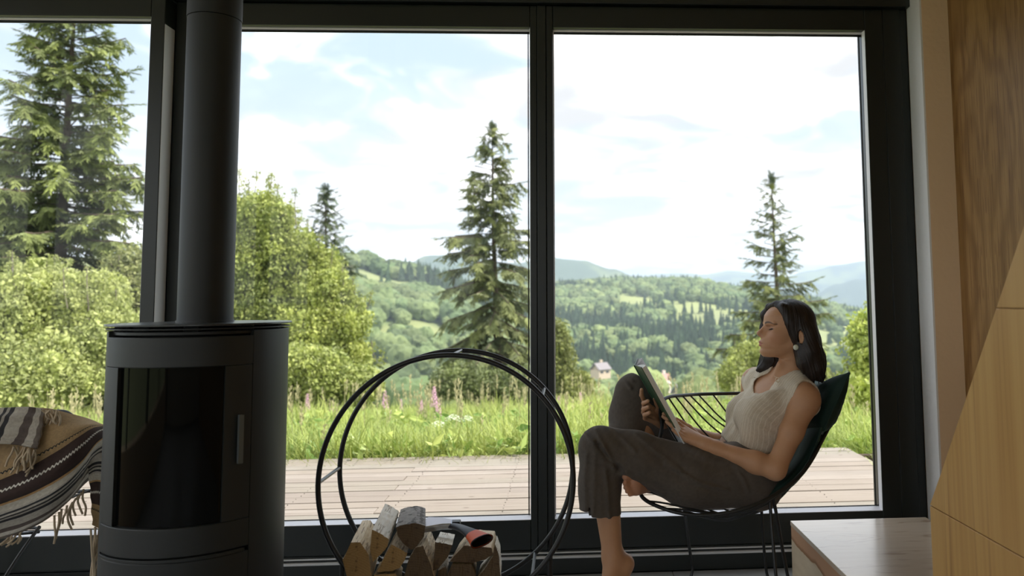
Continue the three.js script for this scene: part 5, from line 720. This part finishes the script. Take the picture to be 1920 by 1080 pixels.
  // ---- eyes
  { const lf2 = (ss, u) => { let f = 0.12; for (let q = 0; q < 80; q++, f -= 0.0008) if (headF(O.x - f, O.y + u, O.z + ss) < 0) break; return f; }; const lash = [], iris = std(rgb(52, 36, 26), 0.15); for (const s of [1, -1]) {
      const e = new THREE.SphereGeometry(0.0128, 24, 16); e.translate(0, 0, 0); const c = hv(0.0905, 0.0012, 0.0305 * s); e.translate(c.x, c.y, c.z);
      const arcP = [], lf = (ss, u) => { let f = 0.12; for (let q = 0; q < 80; q++, f -= 0.0008) if (headF(O.x - f, O.y + u, O.z + ss * s) < 0) break; return f; }; for (let i = 0; i <= 8; i++) { const t = i / 8 * 2 - 1, ss = 0.0365 + 0.0135 * t, uu = -0.0005 - 0.003 * t * t + 0.0012 * t, ff = Math.min(0.099, lf(ss, uu)); arcP.push(hv(ff + 0.0006, uu, ss * s)); } lash.push(tube(arcP, 0.0021, 16, 6));
      for (let i = 0; i < 9; i++) { const t = i / 8 * 2 - 1, p = arcP[i]; lash.push(tube([p, p.clone().add(V(-0.004, -0.0012, 0.0012 * t * s)), p.clone().add(V(-0.0068, -0.0006, 0.002 * t * s))], 0.00035, 4, 4)); } }
    { const f0 = lf2(0.034, -0.0035); for (const s of [1, -1]) { const e = new THREE.SphereGeometry(1, 18, 12); e.scale(0.0022, 0.0030, 0.0105); const c = hv(f0 - 0.0006, -0.0028, 0.0345 * s); e.rotateY(s * 0.35); e.translate(c.x, c.y, c.z); part('eye', e, iris, g); } }
    part('eyelashes', merge(lash), std(rgb(22, 15, 12), 0.6), g); }
  // ---- hair
  {
    const fh = (u, s) => { const near = LIN([[-0.3, -0.012], [-0.1, -0.008], [-0.075, 0.0], [-0.058, 0.013], [-0.05, 0.021], [-0.025, 0.035], [0.006, 0.045], [0.02, 0.050], [0.05, 0.058], [0.075, 0.068], [0.09, 0.082], [0.105, 0.12], [0.12, 0.16]], u); const farS = LIN([[-0.3, 0.2], [0.0, 0.11], [0.05, 0.092], [0.085, 0.09], [0.105, 0.12], [0.12, 0.16]], u); return lerp(near, farS, smooth(-0.005, -0.055, s)); };
    const capE = uni([he([0.012, 0.026, 0], [0.101, 0.0855, 0.0865]), he([0.0, -0.035, 0], [0.085, 0.07, 0.083])], 0.03); const shell = (x, y, z) => { const f = O.x - x, u = y - O.y, s = z - O.z, d = capE(f, u, s); return smax(d, (f - fh(u, s)) * 0.8, 0.012); };
    const H = (px, py, z) => P(px, py, z);
    const mass = uni([ell(H(1508, 640, -3.06), [0.052, 0.075, 0.084]), ...chain([H(1510, 622, -3.0), H(1517, 660, -2.99), H(1529, 692, -2.985), H(1540, 714, -2.99)], [0.036, 0.036, 0.026, 0.008]), ...chain([H(1515, 640, -3.08), H(1527, 680, -3.05), H(1541, 708, -3.04)], [0.05, 0.042, 0.012]), ...chain([H(1500, 655, -3.0), H(1508, 680, -2.985), H(1522, 706, -2.975)], [0.018, 0.022, 0.012]), ...chain([H(1510, 640, -3.12), H(1516, 690, -3.13), H(1520, 716, -3.13)], [0.045, 0.04, 0.012])], 0.03);
    const farC = uni([...chain([hv(0.080, 0.082, -0.036), hv(0.094, 0.050, -0.060), hv(0.096, 0.0, -0.076), hv(0.085, -0.05, -0.084), hv(0.078, -0.10, -0.086)], [0.014, 0.014, 0.013, 0.016, 0.024]), ...chain([hv(0.06, -0.06, -0.078), hv(0.070, -0.12, -0.085), hv(0.098, -0.158, -0.09), hv(0.124, -0.168, -0.092)], [0.022, 0.032, 0.02, 0.004]), cap(hv(0.045, -0.05, -0.07), hv(0.05, -0.165, -0.085), 0.022, 0.028)], 0.02);
    const part2 = uni([cap(hv(0.062, 0.094, 0.012), hv(0.050, 0.080, 0.052), 0.010, 0.011), cap(hv(0.076, 0.090, 0.0), hv(0.084, 0.080, -0.03), 0.009, 0.011), cap(hv(0.052, 0.082, 0.052), hv(0.03, 0.02, 0.072), 0.012, 0.010), cap(hv(0.03, 0.02, 0.074), hv(0.014, -0.03, 0.077), 0.012, 0.010)], 0.02);
    const ringE = (f, u, s) => ear(f, u, s) - 0.0025; const hair = (x, y, z) => { let d = smin(shell(x, y, z), mass(x, y, z), 0.025); d = smin(d, farC(x, y, z), 0.012); d = smin(d, part2(x, y, z), 0.014); if (d > 0.03) return d; d = smax(d, -ringE(O.x - x, y - O.y, z - O.z), 0.004); const f = O.x - x, u = y - O.y, s = z - O.z, a = Math.atan2(s, f - 0.02 - 0.25 * Math.min(0, u)); const st = fbm(a * 13 + u * 1.5, u * 5, 3, 2) - 0.5, fine = vnoise(a * 55, u * 9, 7) - 0.5, low = smooth(-0.02, -0.12, u); return d + 0.006 * st * (0.4 + low) + 0.006 * low * smooth(-0.02, -0.07, s) * (vnoise(f * 70 + s * 60, u * 4, 4) - 0.5) + 0.0016 * fine + 0.004 * low * Math.max(0, vnoise(a * 26, u * 3, 2) - 0.55); };
    const hb = Bx([hv(0.125, 0.13, 0.11), P(1560, 728, -2.95), hv(0.125, -0.18, -0.125)], 0.008);
    const hs = tex(512, 256, (u, v) => { const n = fbm(u * 150, v * 3, 2, 3), m = fbm(u * 24, v * 1.5, 6, 3); return mix3([22, 15, 12], [46, 30, 22], clamp(n * 0.9 + (m - 0.5) * 0.8)); }), hbm = tex(512, 256, (u, v) => fbm(u * 150, v * 3, 2, 3), { data: true }); const hm = phy(0xffffff, 0.45, { map: hs, bumpMap: hbm, bumpScale: 0.003, sheen: 0.25, sheenColor: rgb(110, 76, 54), sheenRoughness: 0.4 });
    const hgeo = planarUV(meshField(hair, hb.min, hb.max, 0.0025), (v) => { const f = O.x - v.x, u = v.y - O.y, s = v.z - O.z; return [Math.atan2(s, f - 0.02 - 0.25 * Math.min(0, u)) * 0.32, u * 2]; }); const hg = part('hair', hgeo, hm, g);
    const st = [], r = rng(17);
    for (let i = 0; i < 34; i++) { const z0 = -2.965 - 0.12 * r(), sx = 1516 + 18 * r(), a = P(sx, 612 + 40 * r(), z0), b = P(sx + 10 + 8 * r(), 670, z0 + 0.01), c = P(1534 + 18 * r(), 706 + 16 * r(), z0 + 0.02); st.push(tube([a, b, c], 0.0007, 12, 4)); }
    for (let i = 0; i < 16; i++) { const q = r(); st.push(tube([hv(0.075 + 0.02 * q, 0.085, -0.04), hv(0.105, 0.03, -0.07 - 0.01 * r()), hv(0.095, -0.05, -0.09), hv(0.098 + 0.03 * r(), -0.145 - 0.022 * r(), -0.095)], 0.0007, 14, 4)); }
    for (let i = 0; i < 46; i++) { const q = r(), w = r(); st.push(tube([hv(0.05 + 0.05 * q, -0.06, -0.085 - 0.012 * w), hv(0.055 + 0.05 * q, -0.12, -0.095 - 0.02 * w), hv(0.05 + 0.06 * q + 0.02 * q * r(), -0.165 - 0.02 * r(), -0.095 - 0.02 * w)], 0.0011, 10, 4)); }
    part('loose_strands', merge(st), hm, hg).userData.kind = 'stuff';
  }
  // ---- jewellery
  { const e = new THREE.SphereGeometry(0.0105, 20, 14); e.scale(1, 1, 0.5); const c = hv(0.016, -0.069, 0.086); e.translate(c.x, c.y, c.z); part('earring', e, phy(rgb(222, 226, 206), 0.25, { clearcoat: 0.6 }), g, 'round pearly earring');
    const ring = new THREE.TorusGeometry(0.0078, 0.0016, 8, 28); ring.rotateY(-0.5); const rc = P(1458, 712, -3.005); ring.translate(rc.x, rc.y, rc.z); const l = P(1504, 695, -3.005), rr = P(1449, 698, -3.13); const nk = part('necklace', merge([ring, tube([rc.clone().add(V(0, 0.008, 0)), P(1474, 706, -2.998), P(1492, 699, -3.0), l], 0.0006, 16, 5), tube([rc.clone().add(V(0, 0.008, 0)), P(1453, 706, -3.03), rr], 0.0006, 16, 5)]), std(rgb(226, 206, 178), 0.3, { metalness: 0.6 }), g, 'fine chain with a round ring pendant'); }
  { const k = P(1271, 794, -2.974), t = new THREE.TorusGeometry(0.0094, 0.001, 8, 20); t.rotateY(0.9); t.rotateZ(-0.7); t.translate(k.x, k.y, k.z); part('ring', t, std(rgb(230, 214, 180), 0.25, { metalness: 0.9 }), g, 'thin ring on the left hand'); }
  // ---- linen tank top
  {
    const hole = uni([cap(P(1486, 668, -3.075), P(1480, 702, -3.085), 0.062, 0.064), cap(P(1478, 704, -3.085), P(1440, 731, -3.08), 0.054, 0.046), cap(P(1440, 731, -3.08), P(1430, 722, -3.16), 0.046, 0.04)], 0.03);
    const armH = (sh, el, r) => { const a = sh.clone().lerp(el, -0.12), b = sh.clone().lerp(el, 0.6); return cap(a, b, r, r); };
    const hL = armH(shL.clone().add(V(0.004, 0, 0.026)), elL, 0.0555), hR = armH(shR.clone().add(V(-0.004, 0, -0.024)), elR, 0.054);
    const hemN = P(1390, 842, -3.0).clone().sub(P(1440, 748, -3.0)).normalize(), hemP = P(1392, 843, -3.0);
    const lean = ell(P(1437, 790, -2.975), [0.085, 0.12, 0.035], fwd, up, lat);
    const top = (x, y, z) => {
      let d = smin(trunk(x, y, z), lean(x, y, z), 0.03) - 0.0085; if (d > 0.05) return d;
      const a = x * up.x + y * up.y + z * up.z, l = x * lat.x + y * lat.y + z * lat.z;
      const h = ((x - hemP.x) * hemN.x + (y - hemP.y) * hemN.y + (z - hemP.z) * hemN.z);
      d -= 0.006 * (fbm(a * 16 + l * 7, l * 26 - a * 10, 3, 3) - 0.5) + 0.0035 * Math.sin(l * 95 + 2.2 * Math.sin(a * 22)) * smooth(0.1, -0.02, h) * 0.5 + 0.004 * (vnoise(a * 60 + l * 20, l * 18, 5) - 0.5);
      d = smax(d, h - 0.012 - 0.01 * Math.sin(l * 16), 0.006);
      d = smax(d, -(hole(x, y, z)), 0.006); d = smax(d, -(hL(x, y, z)), 0.006); d = smax(d, -(hR(x, y, z)), 0.006); return d;
    };
    const b = Bx([P(1325, 690, -3.3), P(1560, 870, -2.88)], 0.02); b.max.x = 1.1; const tg = meshField(top, V(b.min.x, b.min.y, -3.36), V(b.max.x, b.max.y + 0.02, -2.86), 0.0045);
    planarUV(tg, (v) => { const a = v.dot(up), l = v.dot(lat), f = v.dot(fwd); return [l * 1.0 - f * 0.35, a]; });
    const tt = tex(512, 512, (u, v) => { const q = u * 22 + 0.35 * Math.sin(v * 9 + 3 * vnoise(u * 3, v * 3, 2)), line = Math.abs(q - Math.round(q)), w = fbm(u * 160, v * 40, 2, 2); const c = mix3([222, 210, 190], [202, 190, 170], w); return mix3(c, [244, 238, 226], 0.5 * (1 - smooth(0.05, 0.13, line))); }); tt.repeat.set(4.2, 4.2);
    const lin = tex(256, 256, (u, v) => 0.5 + 0.25 * Math.sin(u * 400) * Math.sin(v * 400) + 0.4 * (fbm(u * 50, v * 50, 1, 3) - 0.5), { data: true, rx: 6, ry: 6 });
    part('top', tg, std(0xffffff, 0.9, { map: tt, bumpMap: lin, bumpScale: 0.001, side: THREE.DoubleSide }), g, 'sleeveless pale linen top with fine stripes');
  }
  // ---- trousers
  {
    const thighL = uni([...chain([P(1386, 890, -2.985), P(1290, 892, -2.945), P(1190, 856, -2.905), P(1126, 840, -2.885)], [0.110, 0.107, 0.086, 0.077]), cap(P(1310, 905, -2.96), P(1400, 893, -3.0), 0.09, 0.1)], 0.03);
    const shinL = uni([...chain([P(1126, 842, -2.885), P(1124, 910, -2.885), P(1129, 1010, -2.885)], [0.074, 0.0705, 0.0735]), cap(P(1108, 900, -2.87), P(1108, 1010, -2.86), 0.028, 0.036)], 0.03);
    const hemC = P(1128, 975, -2.80), hemL = (x, y, z) => (hemC.y - y) + (x < hemC.x - 0.042 ? 0.014 : 0) + 0.04 * (hemC.x - x);
    const legRt = uni([...chain([P(1392, 882, -3.15), P(1300, 864, -3.16), P(1222, 800, -3.19), knR], [0.11, 0.088, 0.076, 0.075]), ...chain([knR, P(1181, 775, -3.2), P(1178, 830, -3.13), P(1192, 885, -3.06)], [0.075, 0.076, 0.078, 0.06])], 0.03);
    const hip = uni([ell(P(1393, 893, -3.08), [0.118, 0.105, 0.175], fwd, up, latP), ell(P(1398, 858, -3.085), [0.100, 0.06, 0.142], fwd, up, lat)], 0.04);
    const lines = [[1117, 806, 1133, 838, 1152, 874, 0.005], [1146, 802, 1168, 822, 1189, 843, 0.0035], [1096, 812, 1106, 822, 1118, 829, 0.007], [1118, 829, 1140, 857, 1166, 884, -0.006], [1166, 884, 1205, 908, 1245, 930, 0.003], [1190, 812, 1235, 850, 1275, 880, 0.003], [1115, 850, 1114, 910, 1112, 960, 0.0022], [1135, 880, 1140, 930, 1143, 970, 0.003], [1160, 718, 1178, 726, 1196, 745, 0.005], [1168, 706, 1186, 716, 1200, 732, 0.004], [1150, 780, 1165, 790, 1180, 800, 0.005], [1290, 850, 1330, 866, 1370, 872, 0.004], [1330, 838, 1370, 862, 1400, 888, 0.005], [1250, 870, 1310, 905, 1370, 925, 0.004], [1400, 858, 1425, 878, 1437, 905, 0.005], [1385, 880, 1400, 905, 1410, 930, 0.004], [1100, 850, 1096, 900, 1098, 955, 0.002]].map((l) => [at(l[0], l[1], -2.83), at(l[2], l[3], -2.83), at(l[4], l[5], -2.83), l[6]]);
    const seg = (x, y, a, b) => { const bx = b.x - a.x, by = b.y - a.y, t = clamp(((x - a.x) * bx + (y - a.y) * by) / (bx * bx + by * by)); return Math.hypot(x - a.x - bx * t, y - a.y - by * t); };
    const folds = (x, y, z) => { let s = 0; for (const [a, b, c, w] of lines) { const d = Math.min(seg(x, y, a, b), seg(x, y, b, c)); if (d < 0.04) s += w * (b.x > 0.20 && b.y > 0.83 ? smooth(-3.19, -3.15, z) : smooth(-2.90, -2.85, z)) * (1.6 * Math.exp(-d * d / 0.00004) - 0.8 * Math.exp(-((d - 0.015) ** 2) / 0.0001)); } return s; };
    const leg1 = uni([thighL], 1), cavity = cap(P(1128, 960, -2.885), P(1131, 1060, -2.885), 0.066, 0.068);
    const slit = (x, y, z) => { const a = P(1107, 1000, -2.82), t = clamp((P(1107, 940, -2.82).y - y) / 0.1); return Math.max(Math.abs(x - a.x) - 0.0045 * t, -(z + 2.85), y - P(1107, 955, -2.82).y); };
    const tr = (x, y, z) => {
      let l = thighL(x, y, z), s = shinL(x, y, z); s = smax(s, hemL(x, y, z), 0.004); s = Math.max(s, -slit(x, y, z)); l = smin(l, s, 0.016);
      let d = smin(l, hip(x, y, z), 0.05); d = Math.min(d, smax(legRt(x, y, z), -(l - 0.004), 0.004)); d = smin(d, legRt(x, y, z), 0.006);
      if (Math.abs(d) < 0.04) { d -= folds(x, y, z) + 0.0035 * (fbm(x * 9 + y * 6, y * 16 - x * 4, z * 9, 3) - 0.5) + 0.0008 * (vnoise(x * 90, y * 90, z * 90) - 0.5); const w = ((x - pel.x) * up.x + (y - pel.y) * up.y + (z - pel.z) * up.z); d = smax(d, w - 0.118, 0.008); }
      return d;
    };
    const tg = meshField(tr, V(0.03, 0.33, -3.36), V(0.86, 0.90, -2.72), 0.0047);
    planarUV(tg, (v) => [v.x + v.z * 0.6, v.y + v.z * 0.4]);
    const ct = tex(512, 512, (u, v) => { const n = fbm(u * 40, v * 40, 3, 4), th = 0.5 + 0.5 * Math.sin(u * 900 + 2 * n) * Math.sin(v * 900); return mix3(mix3([94, 86, 78], [75, 68, 62], n), [106, 97, 89], th * 0.35); }); ct.repeat.set(3, 3);
    part('trousers', tg, phy(0xffffff, 0.92, { map: ct, sheen: 1, sheenColor: rgb(205, 196, 188), sheenRoughness: 0.45 }), g, 'cropped grey-brown linen trousers');
  }
}
// ================================================================ the book
{
  const B = at(1276, 838, -3.10), T = at(1190, 684, -3.10), e1 = T.clone().sub(B), L = e1.length(); e1.normalize(); const n0 = V(-e1.y, e1.x, 0).multiplyScalar(-1).normalize(); if (n0.x < 0) n0.negate();
  const g = group('book', [B.x, B.y, B.z], 'open book with green cover and white page edges, held in the woman\'s hands', 'book'), W = 0.175;
  const cov = tex(256, 512, (u, v) => { if (v < 0.04) return [20, 34, 28]; if (v < 0.30) return mix3([206, 214, 222], [226, 228, 226], vnoise(u * 6, v * 20, 2)); if (v < 0.315) return [24, 40, 30]; return mix3([44, 84, 52], [36, 70, 46], fbm(u * 8, v * 8, 3, 3)); }, { mirror: false });
  const covM = std(0xffffff, 0.45, { map: cov, side: THREE.DoubleSide }), page = std(rgb(250, 249, 245), 0.8), photo = std(0xffffff, 0.5, { map: tex(128, 256, (u, v) => mix3([92, 84, 80], [150, 138, 128], fbm(u * 5, v * 7, 4, 4))), side: THREE.DoubleSide });
  const half = (sgn, ang, name) => {
    const e3 = V(0, 0, sgn * Math.cos(ang)).addScaledVector(n0, Math.sin(ang)), nn = V(0, 0, sgn * Math.sin(ang) * -1).addScaledVector(n0, Math.cos(ang)), M4 = new THREE.Matrix4().makeBasis(e3, e1, V(0, 0, 0).crossVectors(e3, e1)), out = V(0, 0, 0).crossVectors(e3, e1).dot(nn) > 0 ? 1 : -1;
    const cb = new THREE.BoxGeometry(W, L, 0.003); cb.translate(W / 2, L / 2, 0); planarUV(cb, (v) => [v.x / W, v.y / L]); cb.applyMatrix4(M4); part('cover', cb, covM, g);
    const s = new THREE.Shape(); const th = 0.020; s.moveTo(0.002, 0.0015 * out); s.lineTo(W - 0.004, 0.0015 * out); s.lineTo(W - 0.026, th * out); s.quadraticCurveTo(W * 0.35, th * 1.3 * out, 0.002, 0.004 * out); const pb = new THREE.ExtrudeGeometry(s, { depth: L - 0.012, bevelEnabled: false, curveSegments: 10 }); pb.rotateX(-Math.PI / 2); const q = pb.attributes.position; for (let i = 0; i < q.count; i++) q.setXYZ(i, q.getX(i), q.getY(i) + 0.006, -q.getZ(i)); { const ix = pb.index; } const m = pb.attributes.position; for (let i = 0; i < m.count; i++) { const Y = m.getY(i); m.setZ(i, m.getZ(i)); } pb.applyMatrix4(M4); pb.computeVertexNormals();
    part('page_block', pb, sgn > 0 ? new THREE.MeshStandardMaterial({ color: page.color, roughness: 0.85, side: THREE.DoubleSide }) : photo, g);
  };
  half(1, 0.06); half(-1, 0.17);
  const sp = rod(V(0, 0, 0), e1.clone().multiplyScalar(L), 0.006, 10); part('spine', sp, covM, g);
}
renderer.render(scene, camera);
